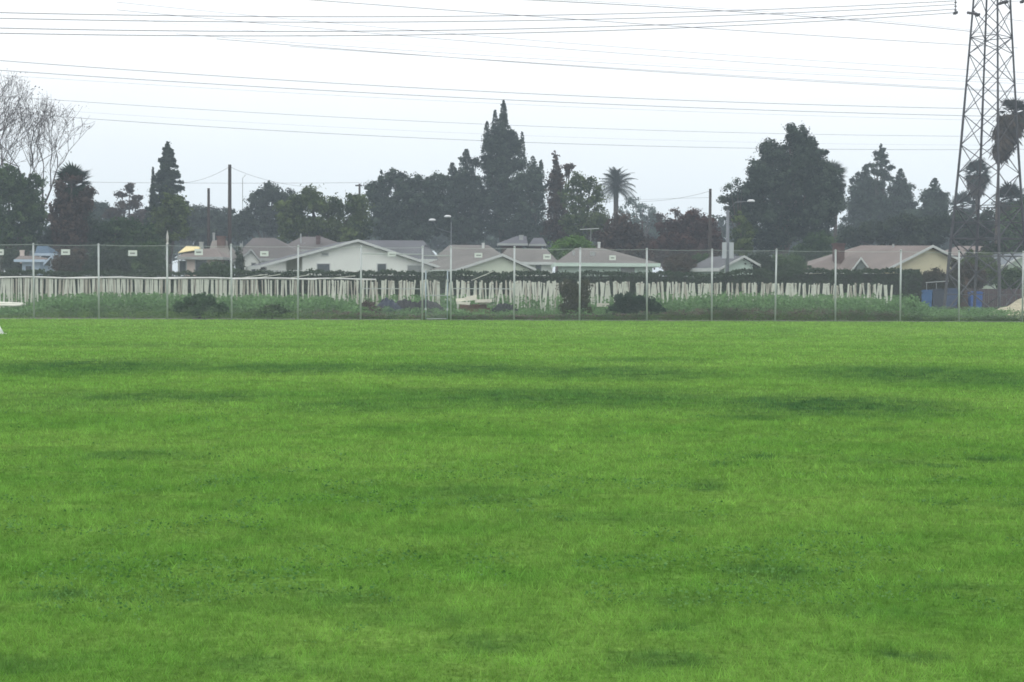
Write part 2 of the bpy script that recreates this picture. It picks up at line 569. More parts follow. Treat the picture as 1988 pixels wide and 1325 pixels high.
def crown(D, lobes, rng, leaf, cover, mat, parent, clump=1.0, name='crown'):
    """lobes in picture units at distance D: ('e', px, py, rx, ry) rounded, ('c', px, top, base, r) pointed"""
    s = D / F
    Ps, Ts, Ns = [], [], []
    for lb in lobes:
        dense = 1.0
        if lb[0] == 'e':
            _, px, py, rx, ry = lb[:5]; py_ = py
            if len(lb) > 5: dense = lb[5]
            c = at(px, py, D)
            rx *= s; rz = ry * s; ryy = rx * 0.9
            proj = math.pi * rx * rz
            n = int(.95 * cover * dense * proj / (leaf * leaf * .62 * .25))
            m = max(4, int(proj / (clump * clump * .36)))
            d = rng.normal(size=(m, 3)); d /= np.linalg.norm(d, axis=1)[:, None]
            rr = rng.uniform(0.08, 1.0, m) ** 0.45
            rr *= 1 + 0.10 * np.sin(d[:, 0] * 7 + px) * np.cos(d[:, 2] * 6 + py)
            C = np.array(c)[None] + d * rr[:, None] * (np.array([rx, ryy, rz]) - clump * .12)[None].clip(.1)
            cr_ = clump * rng.uniform(.35, .85, m)
        else:
            _, px, top, base, r = lb[:5]; py_ = top
            if len(lb) > 5: dense = lb[5]
            c0 = at(px, base, D); c1 = at(px, top, D)
            hgt = c1.z - c0.z; r *= s
            proj = r * hgt * 1.2
            n = int(.95 * cover * dense * proj / (leaf * leaf * .62 * .25))
            m = max(8, int(proj / (clump * clump * .16)))
            t = 1 - rng.random(m) ** .62
            az = rng.uniform(0, 2 * np.pi, m)
            Rr = r * 1.05 * (1 - t) ** .55
            rr = Rr * rng.uniform(.15, 1, m) ** .5
            rr *= 1 + .18 * np.sin(t * 26 + az)
            C = np.stack([c0.x + np.cos(az) * rr, c0.y + np.sin(az) * rr, c0.z + t * hgt * .985], 1)
            cr_ = clump * rng.uniform(.3, .7, m) * (0.25 + .75 * (1 - t))
        idx = rng.integers(0, m, n)
        off = rng.normal(size=(n, 3)) * .44
        off[:, 2] *= .75
        PP = C[idx] + off * cr_[idx][:, None]
        Nn = off / (np.linalg.norm(off, axis=1)[:, None] + 1e-6)
        Nn[:, 2] += .25
        Ns.append(Nn)
        if dense > .75:
            if lb[0] == 'e':
                k = int(n * .3)
                d = rng.normal(size=(k, 3)); d /= np.linalg.norm(d, axis=1)[:, None]
                PP[:k] = np.array(c)[None] + d * (rng.random(k) ** .4 * .86)[:, None] * np.array([rx, ryy, rz])[None]
            else:
                k = int(n * .35)
                t = rng.random(k)
                q = r * 1.0 * (1 - t) ** .58 * rng.random(k) ** .6 + .05
                az = rng.uniform(0, 2 * np.pi, k)
                PP[:k] = np.stack([c0.x + np.cos(az) * q, c0.y + np.sin(az) * q, c0.z + t * hgt], 1)
        Ps.append(PP)
        ct = rng.random(m)
        big = .5 + .5 * np.sin(PP[:, 0] * 1.1 + px) * np.sin(PP[:, 2] * 1.4 + py_ * .3)
        ctl = ct[idx]
        if dense > .75: ctl[:k] = .35
        Ts.append(ctl * .75 + big * .3 + rng.random(n) * .16 - .1)
    P = np.concatenate(Ps); T = np.concatenate(Ts); Nn = np.concatenate(Ns)
    ok = P[:, 2] > 0.15
    P, T, Nn = P[ok], T[ok], Nn[ok]
    return quads_mesh(name, leaves(P, leaf, rng, nrm=Nn), T, mat, parent)


def tree(label, D, lobes, mat, trunk_px=None, leaf=.31, cover=3.8, clump=1.1, seed=1, cat='tree', name='tree', tr=.28, bark=None, group=None, base=0.0, limbs=True):
    rng = np.random.default_rng(seed)
    cx = [l[1] for l in lobes]
    if trunk_px is None:
        trunk_px = sum(cx) / len(cx)
    b = at(trunk_px, 560, D); b.z = base
    o = thing(name, label, cat, b, group)
    crown(D, lobes, rng, leaf, cover, mat, o, clump)
    mb = MB()
    hi = max(lobes, key=lambda l: -(l[2]))
    cs = []
    for l in lobes:
        if l[0] == 'e': cs.append(at(l[1], l[2], D))
        else: cs.append(at(l[1], l[2] * .75 + l[3] * .25, D))
    topz = max(c.z for c in cs)
    low = min(c.z for c in cs)
    fork = Vector((b.x + (sum(c.x for c in cs) / len(cs) - b.x) * .4, D, max(low * .6, .5)))
    mb.tube([(b.x, b.y, base - .1), (b.x, b.y, base + .3), fork], [tr * 1.4, tr * 1.05, tr * .85], 7)
    if limbs:
        for c in cs[:9]:
            mid = (fork + c) * .5 + Vector((0, 0, .3))
            mb.tube([fork, mid, c], [tr * .7, tr * .45, tr * .15], 5)
    mb.build('trunk', bark or BARK, o, True)
    return o


# far wood that closes the view
rng = np.random.default_rng(5)
lob = []
for px in range(-400, 2400, 26):
    h = 425 + 10 * math.sin(px * .013) + rng.uniform(-12, 12)
    lob.append(('e', px, h + 45, 34, 45))
fo = crown(300, lob, rng, .85, 2.6, L_SLATE, None, 1.6, 'distant_woods')
tag(fo, 'hazy distant belt of woods behind all the garden trees', 'woods', kind='stuff')

# back layer, left to right
tree('hazy dark tree with layered top left of the pointed fir', 225, [('e', 251, 365, 9, 13), ('e', 236, 379, 18, 6), ('e', 266, 384, 17, 6), ('e', 250, 398, 34, 11), ('e', 225, 415, 26, 14), ('e', 275, 420, 28, 16), ('e', 250, 445, 45, 25)], L_BROWN, 252, seed=21, clump=.9)
tree('low hazy rounded tree behind the shaggy palm at left', 245, [('e', 188, 408, 22, 20), ('e', 205, 425, 30, 30), ('e', 170, 430, 26, 28)], L_SLATE, 190, seed=22)
tree('long low dark tree between the pointed fir and tall pole', 240, [('e', 385, 418, 30, 24), ('e', 418, 420, 30, 22), ('e', 372, 440, 34, 34), ('e', 440, 432, 32, 30), ('e', 410, 455, 50, 32)], L_DARK, 405, seed=23)
tree('dark rounded tree right of the tall utility pole', 228, [('e', 503, 388, 24, 24), ('e', 530, 375, 26, 22), ('e', 556, 392, 28, 26), ('e', 490, 425, 34, 30), ('e', 530, 425, 40, 36), ('e', 470, 440, 28, 30), ('e', 520, 362, 10, 9)], L_DARK, 520, seed=24)
tree('wide dark slate tree left of the tallest conifer', 212, [('e', 735, 372, 26, 26), ('e', 765, 348, 22, 22), ('e', 790, 362, 24, 24), ('c', 740, 330, 372, 6), ('e', 818, 358, 22, 22), ('e', 845, 362, 26, 28), ('e', 750, 415, 42, 40), ('e', 810, 415, 46, 44), ('e', 860, 415, 36, 40), ('e', 790, 455, 70, 28), ('e', 722, 360, 10, 6), ('e', 790, 386, 34, 24), ('e', 740, 396, 30, 24), ('e', 838, 386, 30, 24)], L_SLATE, 795, seed=25, cover=4)
tree('pointed dark tree touching the tallest conifer on its left', 222, [('c', 905, 290, 345, 19), ('c', 878, 316, 380, 18), ('e', 905, 355, 30, 26), ('e', 885, 390, 34, 36), ('e', 925, 400, 34, 50), ('e', 900, 445, 50, 36), ('e', 925, 315, 8, 12)], L_SLATE, 900, seed=26, cover=4)
tree('tallest conifer with several upright spires at centre', 220, [('c', 977, 195, 300, 15), ('c', 961, 214, 300, 11), ('c', 945, 236, 330, 13), ('c', 976, 220, 340, 28), ('e', 962, 262, 14, 22), ('e', 992, 268, 12, 20), ('e', 948, 282, 12, 20), ('e', 955, 288, 13, 18), ('e', 980, 290, 22, 28), ('e', 1000, 282, 14, 18), ('c', 1013, 256, 330, 9), ('c', 1002, 262, 330, 9), ('e', 948, 310, 16, 12), ('e', 972, 325, 36, 18), ('e', 1006, 322, 16, 12), ('e', 970, 350, 44, 22), ('e', 965, 385, 52, 34), ('e', 985, 430, 58, 40), ('c', 977, 240, 420, 10)], L_SLATE, 975, seed=27, cover=3.6, clump=.8, leaf=.24)
tree('rounded slate tree right of the tallest conifer', 218, [('e', 1008, 372, 22, 24), ('e', 1012, 350, 14, 16), ('c', 1034, 304, 350, 16), ('c', 1050, 312, 370, 10), ('e', 1030, 350, 24, 24), ('e', 1042, 372, 16, 40), ('e', 1030, 410, 34, 44), ('e', 1035, 452, 40, 30)], L_SLATE, 1035, seed=28)
tree('narrow reddish-brown cypress with thin bare tip', 195, [('c', 1079, 305, 380, 14), ('c', 1078, 286, 312, 5, .55), ('e', 1079, 355, 17, 30), ('e', 1082, 390, 24, 34), ('e', 1085, 440, 34, 40), ('e', 1102, 330, 8, 14), ('e', 1108, 322, 7, 6)], L_BROWN, 1080, seed=29, clump=.8)
tree('loose dark green tree left of the feather palm', 192, [('e', 1118, 355, 20, 20), ('e', 1145, 362, 20, 18), ('e', 1160, 380, 14, 18), ('e', 1110, 390, 28, 26), ('e', 1140, 400, 26, 26, .7), ('e', 1125, 435, 44, 36), ('e', 1165, 425, 24, 30)], L_OLIVE, 1130, seed=30, cover=2.6, clump=.9)
tree('pale thin hazy gum tree right of the feather palm', 285, [('e', 1232, 392, 16, 10, .35), ('e', 1215, 408, 16, 12, .3), ('e', 1248, 402, 14, 10, .35), ('e', 1262, 410, 12, 10, .4), ('e', 1238, 420, 24, 14, .35), ('e', 1268, 424, 12, 14, .4)], L_PALE, 1246, seed=31, clump=1.1, leaf=.34)
tree('thin bare-topped brown tree left of the russet tree', 230, [('e', 1310, 412, 10, 12, .35), ('e', 1282, 425, 12, 14, .5), ('e', 1350, 412, 12, 10, .4), ('e', 1330, 425, 16, 12, .6)], L_BROWN, 1318, seed=32, clump=.8)
tree('dark brownish tree behind the hip-roofed mint house', 178, [('e', 1200, 440, 34, 24), ('e', 1180, 465, 34, 26), ('e', 1225, 465, 36, 28), ('e', 1250, 485, 34, 26), ('e', 1205, 490, 50, 22)], L_BROWN, 1210, seed=33)
tree('russet-brown rounded tree left of the pole at right', 176, [('e', 1340, 440, 40, 26), ('e', 1300, 450, 30, 24), ('e', 1375, 446, 28, 30), ('e', 1335, 475, 60, 34), ('e', 1290, 492, 36, 34), ('e', 1375, 492, 40, 34), ('e', 1350, 418, 14, 10, .7)], L_RED, 1340, seed=34, cover=4)
# the very large evergreen
tree('huge dense dark evergreen with twin peaks right of centre', 180, [('e', 1537, 252, 11, 16), ('e', 1541, 272, 22, 26), ('e', 1557, 266, 14, 20), ('e', 1575, 280, 13, 20), ('e', 1497, 282, 13, 17), ('e', 1484, 293, 11, 16), ('e', 1517, 300, 18, 22), ('e', 1588, 318, 22, 36), ('e', 1470, 335, 20, 28), ('e', 1462, 366, 22, 22), ('e', 1588, 360, 34, 36), ('e', 1630, 398, 16, 20), ('e', 1566, 298, 30, 28), ('e', 1500, 320, 32, 34), ('e', 1545, 330, 52, 48), ('e', 1480, 352, 26, 28), ('e', 1500, 380, 52, 44), ('e', 1560, 390, 62, 52), ('e', 1610, 352, 28, 30), ('e', 1622, 372, 21, 30), ('e', 1455, 392, 30, 28), ('e', 1425, 388, 26, 20, .8), ('e', 1450, 420, 30, 26), ('e', 1510, 435, 62, 42), ('e', 1575, 435, 45, 40), ('e', 1420, 410, 20, 20, .5), ('e', 1500, 470, 42, 26), ('e', 1605, 408, 28, 36)], L_SLATE, 1507, seed=35, cover=4.2, clump=.95, leaf=.28, tr=.45)
tree('sparse feathery tree on the left flank of the huge evergreen', 178, [('e', 1432, 352, 10, 14, .25), ('e', 1418, 366, 16, 12, .3), ('e', 1440, 368, 14, 14, .35), ('e', 1402, 384, 12, 10, .35)], L_SLATE, 1440, seed=36, clump=.7, leaf=.2, tr=.1)
tree('pale green willowy shrub under the huge evergreen', 165, [('e', 1436, 430, 14, 20, .7), ('e', 1445, 455, 24, 24), ('e', 1440, 480, 26, 22)], L_OLIVE, 1442, seed=37, clump=.8)
tree('hazy grey-green tree left of the brick chimney', 170, [('e', 1585, 470, 30, 22), ('e', 1560, 495, 34, 24), ('e', 1605, 492, 30, 20)], L_GREEN, 1582, seed=38)
# right group
tree('rounded-cone hazy evergreen left of the tiered pine', 245, [('c', 1680, 320, 420, 26), ('e', 1668, 360, 22, 28), ('e', 1690, 368, 20, 28), ('e', 1672, 400, 36, 34), ('e', 1665, 440, 40, 36)], L_SLATE, 1674, seed=39)
tree('tiered open pine rising above its neighbours at right', 240, [('c', 1710, 279, 310, 6), ('e', 1710, 300, 8, 8), ('e', 1700, 297, 7, 5), ('e', 1719, 304, 7, 5), ('e', 1714, 291, 7, 5), ('e', 1703, 309, 9, 5), ('e', 1720, 314, 8, 5), ('e', 1697, 332, 9, 6), ('e', 1715, 336, 12, 8), ('e', 1712, 318, 12, 8), ('e', 1692, 322, 10, 6), ('e', 1728, 326, 10, 6), ('e', 1706, 336, 15, 8), ('e', 1722, 346, 14, 7), ('e', 1708, 360, 14, 12), ('e', 1710, 395, 22, 30), ('e', 1712, 430, 30, 30)], L_SLATE, 1710, seed=40, clump=.6, leaf=.22, limbs=True, tr=.22)
tree('rounded-cone hazy evergreen right of the tiered pine', 245, [('c', 1747, 328, 420, 26), ('e', 1742, 370, 22, 24), ('e', 1758, 375, 18, 22), ('e', 1748, 400, 32, 30), ('e', 1750, 440, 40, 36)], L_SLATE, 1748, seed=41)
tree('lone rounded-cone tree midway between tiered pine and pylon', 235, [('c', 1814, 346, 420, 26), ('e', 1805, 385, 22, 20), ('e', 1825, 388, 20, 20), ('e', 1815, 415, 34, 26), ('e', 1790, 430, 34, 28)], L_SLATE, 1815, seed=42)
tree('low dark tree behind the cream gabled house', 190, [('e', 1760, 438, 36, 26), ('e', 1800, 444, 40, 28), ('e', 1840, 440, 34, 24), ('e', 1700, 450, 40, 26), ('e', 1650, 462, 30, 24), ('e', 1780, 468, 70, 20)], L_DARK, 1780, seed=43)
tree('dark tree seen through the lower legs of the pylon', 188, [('e', 1868, 430, 22, 26), ('e', 1895, 452, 32, 26), ('e', 1925, 440, 26, 34), ('e', 1880, 470, 36, 24)], L_DARK, 1890, seed=44)
tree('dark bushy tree at the right edge behind the pylon', 186, [('e', 1962, 440, 28, 40), ('e', 1985, 420, 24, 36), ('e', 1955, 480, 34, 40), ('e', 2010, 450, 40, 60)], L_GREEN, 1968, seed=45)
# left foreground of the wood
tree('dense dark green tree at the left edge under bare branches', 165, [('e', 15, 352, 42, 36), ('e', 55, 372, 34, 34), ('e', -40, 370, 50, 50), ('e', 20, 410, 60, 50), ('e', 70, 425, 26, 44), ('e', 10, 465, 70, 40), ('e', 75, 352, 10, 8)], L_GREEN, 20, seed=46, cover=3.8)
tree('dark leafy tree behind the shaggy palm at left', 172, [('e', 150, 440, 44, 44), ('e', 120, 470, 50, 40), ('e', 185, 462, 36, 36)], L_DARK, 150, seed=47)
tree('drooping dark brown tree hugging the shaggy palm', 158.5, [('e', 138, 405, 14, 22), ('e', 146, 450, 24, 30), ('e', 120, 360, 10, 14),('e', 118, 385, 16, 34), ('e', 165, 395, 18, 30), ('e', 108, 420, 14, 30), ('e', 140, 440, 28, 44), ('e', 172, 372, 12, 14), ('e', 140, 350, 16, 12), ('e', 128, 470, 30, 34)], L_BROWN, 126, seed=147, clump=.8)
tree('narrow dark cypress beside the pointed fir', 196, [('c', 297, 325, 500, 8), ('e', 296, 400, 7, 60), ('e', 297, 470, 8, 40)], L_DARK, 297, seed=48, clump=.5, leaf=.2)
tree('light green leafy tree before the pointed fir', 168, [('e', 335, 394, 20, 18), ('e', 345, 415, 26, 22), ('e', 318, 420, 20, 24), ('e', 332, 440, 34, 30), ('e', 312, 462, 28, 30)], L_OLIVE, 330, seed=49, clump=.9)
tree('spreading mid-green tree left of the light green one', 162, [('e', 225, 445, 34, 24), ('e', 262, 452, 34, 26), ('e', 205, 478, 34, 34), ('e', 250, 488, 50, 34), ('e', 295, 490, 30, 34)], L_GREEN, 186, seed=50, tr=.34, bark=pmat('bark_red_brown', (.15, .075, .055), .9, .3, 3))
tree('broad olive-green tree above the grey roofs', 182, [('e', 600, 392, 40, 28), ('e', 565, 410, 30, 28), ('e', 640, 400, 34, 24), ('e', 580, 440, 46, 34), ('e', 640, 440, 50, 36), ('e', 690, 402, 26, 26), ('e', 700, 432, 24, 36), ('e', 680, 455, 40, 26), ('e', 600, 378, 20, 14)], L_OLIVE, 630, seed=51, cover=4, clump=1.0)
tree('bright green round shrub behind the tan roofs', 150, [('e', 1108, 474, 34, 17), ('e', 1090, 484, 24, 16), ('e', 1132, 478, 24, 16), ('e', 1110, 498, 40, 22)], L_BRIGHT, 1108, seed=52, clump=.6, leaf=.18, cat='shrub', name='round_shrub')


def conifer(label, D, px, top, base_py, r, seed, mat):
    rng = np.random.default_rng(seed)
    c1 = at(px, top, D); c0 = at(px, base_py, D)
    b = Vector((c0.x, D, 0))
    o = thing('fir_tree', label, 'tree', b)
    P, T = [], []
    hgt = c1.z - c0.z; r = r * D / F
    limb = MB()
    for i in range(270):
        t = 1 - rng.random() ** .75
        L = r * (1 - t) ** .72 * rng.uniform(.6, 1.08) + .15
        az = rng.uniform(0, 2 * math.pi)
        z = c0.z + hgt * t
        n = int(40 + 90 * L)
        u = rng.random(n) ** .7
        wid = (.12 + .22 * L * (1 - u)) * .6
        side = rng.normal(size=n) * wid
        q = np.stack([b.x + np.cos(az) * u * L - np.sin(az) * side, b.y + np.sin(az) * u * L + np.cos(az) * side,
                      z - u * L * .28 + u * u * L * .12 + rng.normal(size=n) * .09 - .1], 1)
        P.append(q); T.append(np.full(n, rng.random()) * .6 + rng.random(n) * .4)
        limb.tube([(b.x, b.y, z), (b.x + math.cos(az) * L * .8, b.y + math.sin(az) * L * .8, z - L * .17)], [.05, .015], 4)
    n = 500
    t = rng.random(n)
    P.append(np.stack([b.x + rng.normal(size=n) * .12, b.y + rng.normal(size=n) * .12, c0.z + hgt * (t ** .4)], 1)); T.append(rng.random(n))
    P = np.concatenate(P); T = np.concatenate(T)
    quads_mesh('crown', leaves(P, .24, rng), T, mat, o)
    limb.tube([(b.x, b.y, 0), (b.x, b.y, c0.z), (b.x, b.y, c1.z)], [.4, .28, .03], 7)
    limb.build('trunk', BARK, o)
    return o


conifer('pointed fir tree with drooping tiers left of the tall pole', 200, 326, 275, 450, 50, 61, L_SLATE)

# bare sycamores
def bare_tree(label, D, px, seed, trunk_r, first, spread, tgt, cpx=0):
    ccx = at(cpx, 400, D).x
    rnd = random.Random(seed)
    b = at(px, 560, D); b.z = 0
    o = thing('bare_tree', label, 'tree', b)
    trunk, twigs = MB(), MB()
    tips = []

    def grow(p, d, L, r, lev):
        pts = [p]
        q = p.copy(); dd = d.copy()
        k = 3 if lev < 4 else 2
        for i in range(k):
            w_ = .03 if lev == 0 else .13
            dd = (dd + Vector((rnd.gauss(0, w_), rnd.gauss(0, w_), rnd.gauss(.05, .07)))).normalized()
            dd.x += (ccx - q.x) * .027; dd.y += (D - q.y) * .027; dd.normalize()
            q = q + dd * (L / k)
            pts.append(q.copy())
        (trunk if lev < 2 else twigs).tube(pts, [r * (1 - .4 * i / k) for i in range(k + 1)], 6 if lev < 3 else 3, cap=False)
        if lev >= 7:
            tips.append(q); return
        n = 2 if lev < 2 else rnd.choice((2, 3, 3)) if lev < 5 else 2
        for j in range(n):
            a = rnd.uniform(.22, .55) * spread
            ax = Vector((rnd.gauss(0, 1), rnd.gauss(0, 1), rnd.gauss(0, .3)))
            ax = (ax - dd * ax.dot(dd)).normalized()
            nd = (dd * math.cos(a) + ax * math.sin(a)).normalized()
            grow(q, nd, L * rnd.uniform(.72, .9), max(r * .68 * rnd.uniform(.85, 1.05), .020), lev + 1)
        if lev >= 2 and rnd.random() < .65:
            m = pts[1]
            ax = Vector((rnd.gauss(0, 1), rnd.gauss(0, 1), .3)).normalized()
            grow(m, (dd + ax).normalized(), L * .55, max(r * .4, .020), lev + 2)

    grow(b.copy(), (Vector(tgt)).normalized(), first, trunk_r, 0)
    trunk.build('trunk', pmat('bark_sycamore', (.12, .105, .095), .9, .3, 2), o, True)
    twigs.build('branches', pmat('twig_bark', (.085, .07, .065), .9, .2, 3), o)
    rng = np.random.default_rng(seed)
    sel = [t for t in tips if rnd.random() < .28]
    P = np.concatenate([np.array(t)[None] + rng.normal(size=(7, 3)) * .3 for t in sel])
    quads_mesh('leaves', leaves(P, .16, rng), rng.random(len(P)), L_BROWN, o)
    return o


bare_tree('tall bare-branched tree rising at the left edge', 168, 40, 4, .3, 4.9, 1.12, (.03, 0, 1), 78)
bare_tree('second bare tree half cut by the left picture edge', 171, 2, 15, .26, 5.5, .95, (.0, 0, 1), 8)

# palms
def feather_palm(label, D, px, py, rad_px, seed):
    rng = random.Random(seed)
    c = at(px, py, D); b = Vector((c.x, D, 0))
    o = thing('date_palm', label, 'palm tree', b)
    r = rad_px * D / F
    MB().tube([b, (b.x, D, c.z * .5), (c.x, D, c.z - .2)], [.38, .3, .34], 8).build('trunk', BARK, o, True)
    mb = MB()
    n = 18
    prev = None
    for i in range(n):
        t = i / (n - 1)
        p = Vector((t * r, 0, r * (.30 * math.sin(t * 2.2) - .32 * t * t)))
        if prev is not None:
            mb.tube([prev, p], .02, 3, cap=False)
            ll = r * .30 * math.sin(math.pi * min(1, t * .85 + .12)) + .1
            for s in (-1, 1):
                for e in (0, .5):
                    a = prev.lerp(p, e)
                    mb.add([a, a + Vector((.07, 0, 0)), a + Vector((ll * .55, s * ll * .75, -ll * .35))], [(0, 1, 2)])
        prev = p
    first = None
    N = 52
    for i in range(N):
        el = -55 + 140 * ((i + .5) / N) ** .8
        az = i * 137.5 + rng.uniform(-12, 12)
        if first is None:
            me = bpy.data.meshes.new('frond')
            me.from_pydata([tuple(v) for v in mb.v], [], mb.f)
            me.materials.append(leafmat('leaf_palm', (.035, .048, .036), (.07, .09, .065)))
            first = me
        f = bpy.data.objects.new('frond', first)
        COL.objects.link(f); f.parent = o
        f.location = (c.x - b.x, 0, c.z)
        f.rotation_euler = (R(rng.uniform(-25, 25)), -R(el), R(az))
        s = rng.uniform(.85, 1.08)
        f.scale = (s, s, s)
    return o


feather_palm('feather-leaved palm with arching fronds right of the wood', 238, 1196, 368, 45, 3)


def fan_palm(label, D, base_px, pts, crown_px, skirt_px, skirt_from, seed, trunk_r=.22, wind=0.0, n=34, leafm=None, skirtm=None):
    """pts: trunk line in picture units from the ground up; the last point is the crown's heart"""
    rng = random.Random(seed); nr = np.random.default_rng(seed)
    line = [at(x, y, D) for x, y in pts]
    b = Vector((line[0].x, D, 0))
    line = [b] + line
    o = thing('fan_palm', label, 'palm tree', b)
    MB().tube(line, [trunk_r * (1.3 if i == 0 else 1) for i in range(len(line))], 7).build('trunk', BARK, o, True)
    r = crown_px * D / F
    mb = MB()
    mb.tube([(0, 0, 0), (r * .5, 0, .04 * r)], [.03, .02], 3)
    for k in range(11):
        a = R(-75 + 15 * k)
        L = r * (.62 - .16 * abs(k - 5) / 5)
        ax = Vector((math.cos(a), math.sin(a), 0)); si = Vector((-math.sin(a), math.cos(a), 0)) * .045 * r
        p = Vector((r * .45, 0, .03 * r))
        m = p + ax * L * .55
        mb.add([p, m + si, p + ax * L + Vector((0, 0, -.22 * L)), m - si], [(0, 1, 2, 3)])
    me = bpy.data.meshes.new('frond')
    me.from_pydata([tuple(v) for v in mb.v], [], mb.f)
    me.materials.append(leafm or leafmat('leaf_palm', (.035, .048, .036), (.07, .09, .065)))
    c = line[-1]
    for i in range(n):
        el = -60 + 145 * ((i + .5) / n) ** .85
        az = i * 137.5
        f = bpy.data.objects.new('frond', me)
        COL.objects.link(f); f.parent = o
        f.location = (c.x - b.x, c.y - b.y, c.z)
        d = Vector((math.cos(R(az)) * math.cos(R(el)) + wind, math.sin(R(az)) * math.cos(R(el)), math.sin(R(el)))).normalized()
        f.rotation_euler = (rng.uniform(-.4, .4), -math.asin(d.z), math.atan2(d.y, d.x))
        s = rng.uniform(.8, 1.1); f.scale = (s, s, s)
    # skirt of hanging dead leaves round the upper trunk
    a0 = line[skirt_from]; a1 = line[-1]
    if skirt_px:
        N = 1900
        t = nr.random(N) ** .75
        rs = skirt_px * D / F
        az = nr.uniform(0, 2 * np.pi, N)
        env = np.sqrt(np.clip(t, 0, 1)) * .85 + .18
        rad = rs * env * nr.uniform(.2, 1.0, N) ** .6 * (1 + .2 * np.sin(t * 14 + az * 2))
        A0, A1 = np.array(a0), np.array(a1)
        P = A0[None] + (A1 - A0)[None] * t[:, None]
        P[:, 0] += np.cos(az) * rad; P[:, 1] += np.sin(az) * rad
        L = nr.uniform(.5, 1.1, N) * min(1.0, rs * .9)
        dn = np.stack([np.cos(az) * nr.uniform(-.5, .55, N) + nr.normal(size=N) * .2 + wind * .3, np.sin(az) * nr.uniform(-.5, .5, N), -nr.uniform(.5, 1.1, N)], 1) * L[:, None]
        sw = np.stack([-np.sin(az), np.cos(az), np.zeros(N)], 1) * (.11 * min(1.2, rs))
        V = np.stack([P - sw * .4, P + sw * .4, P + dn * .6 + sw, P + dn, P + dn * .6 - sw], 1)
        quads_mesh('skirt', V, nr.random(N), skirtm or L_DRYPALM, o)
    return o


L_DRYPALM = leafmat('leaf_dead_palm', (.050, .040, .032), (.11, .085, .065))
fan_palm('tall fan palm with a round skirted head seen inside the pylon', 225, 1896, [(1898, 440), (1896, 376), (1896, 340)], 34, 18, 2, 1, n=46)
fan_palm('leaning windblown fan palm with a thick dead skirt beside the pylon', 176, 1932, [(1932, 520), (1935, 400), (1940, 305), (1950, 262), (1966, 222)], 38, 31, 3, 2, trunk_r=.13, wind=.45, n=44, leafm=leafmat('leaf_palm_dull', (.045, .045, .035), (.09, .085, .06)))
fan_palm('shorter bushy fan palm behind the right leg of the pylon', 200, 1962, [(1962, 470), (1962, 425), (1962, 392)], 40, 24, 2, 3, n=50)
fan_palm('shaggy short palm with brown skirt at left', 160, 138, [(138, 500), (140, 415), (142, 362)], 46, 24, 2, 4, trunk_r=.45, n=60, leafm=L_GREEN)
fan_palm('small hazy fan palm left of the skirted head palm', 250, 1868, [(1872, 450), (1870, 425), (1868, 405)], 36, 12, 2, 5, n=34)
fan_palm('fan palm poking out behind the huge evergreen', 215, 1622, [(1622, 420), (1616, 365), (1615, 345)], 34, 10, 2, 6, n=34)

# ------------------------------------------------------------------ houses
WHITE = pmat('stucco_white', (.72, .75, .70), .85, .05, .8)
CREAM = pmat('stucco_cream', (.62, .58, .40), .85, .05, .8)
MINT = pmat('stucco_mint', (.52, .64, .56), .85, .05, .8)
PALEBLUE = pmat('stucco_blue', (.42, .52, .62), .85, .05, .8)
PINK = pmat('stucco_pink', (.62, .53, .48), .85, .05, .8)
TRIM = pmat('trim_white', (.52, .55, .53), .6, .05, 2)
TRIMD = pmat('trim_grey', (.32, .34, .33), .7, .05, 2)
R_GREY = roofmat('shingle_grey', (.105, .107, .118))
R_BROWN = roofmat('shingle_brown', (.115, .103, .100))
R_TAN = roofmat('shingle_tan', (.150, .138, .127))
R_DARK = roofmat('shingle_dark', (.10, .10, .115))
R_PINK = roofmat('shingle_pinkish', (.185, .152, .138))
R_BLUE = roofmat('shingle_blue', (.07, .12, .18))
R_MINT = roofmat('shingle_greygreen', (.17, .19, .21))
BRICK = pmat('brick_red', (.10, .065, .06), .9, .25, 4)
GLASS = pmat('window_glass', (.05, .06, .07), .15, .2, 1)
SHADE = pmat('window_blind', (.22, .24, .23), .5, .1, 2)


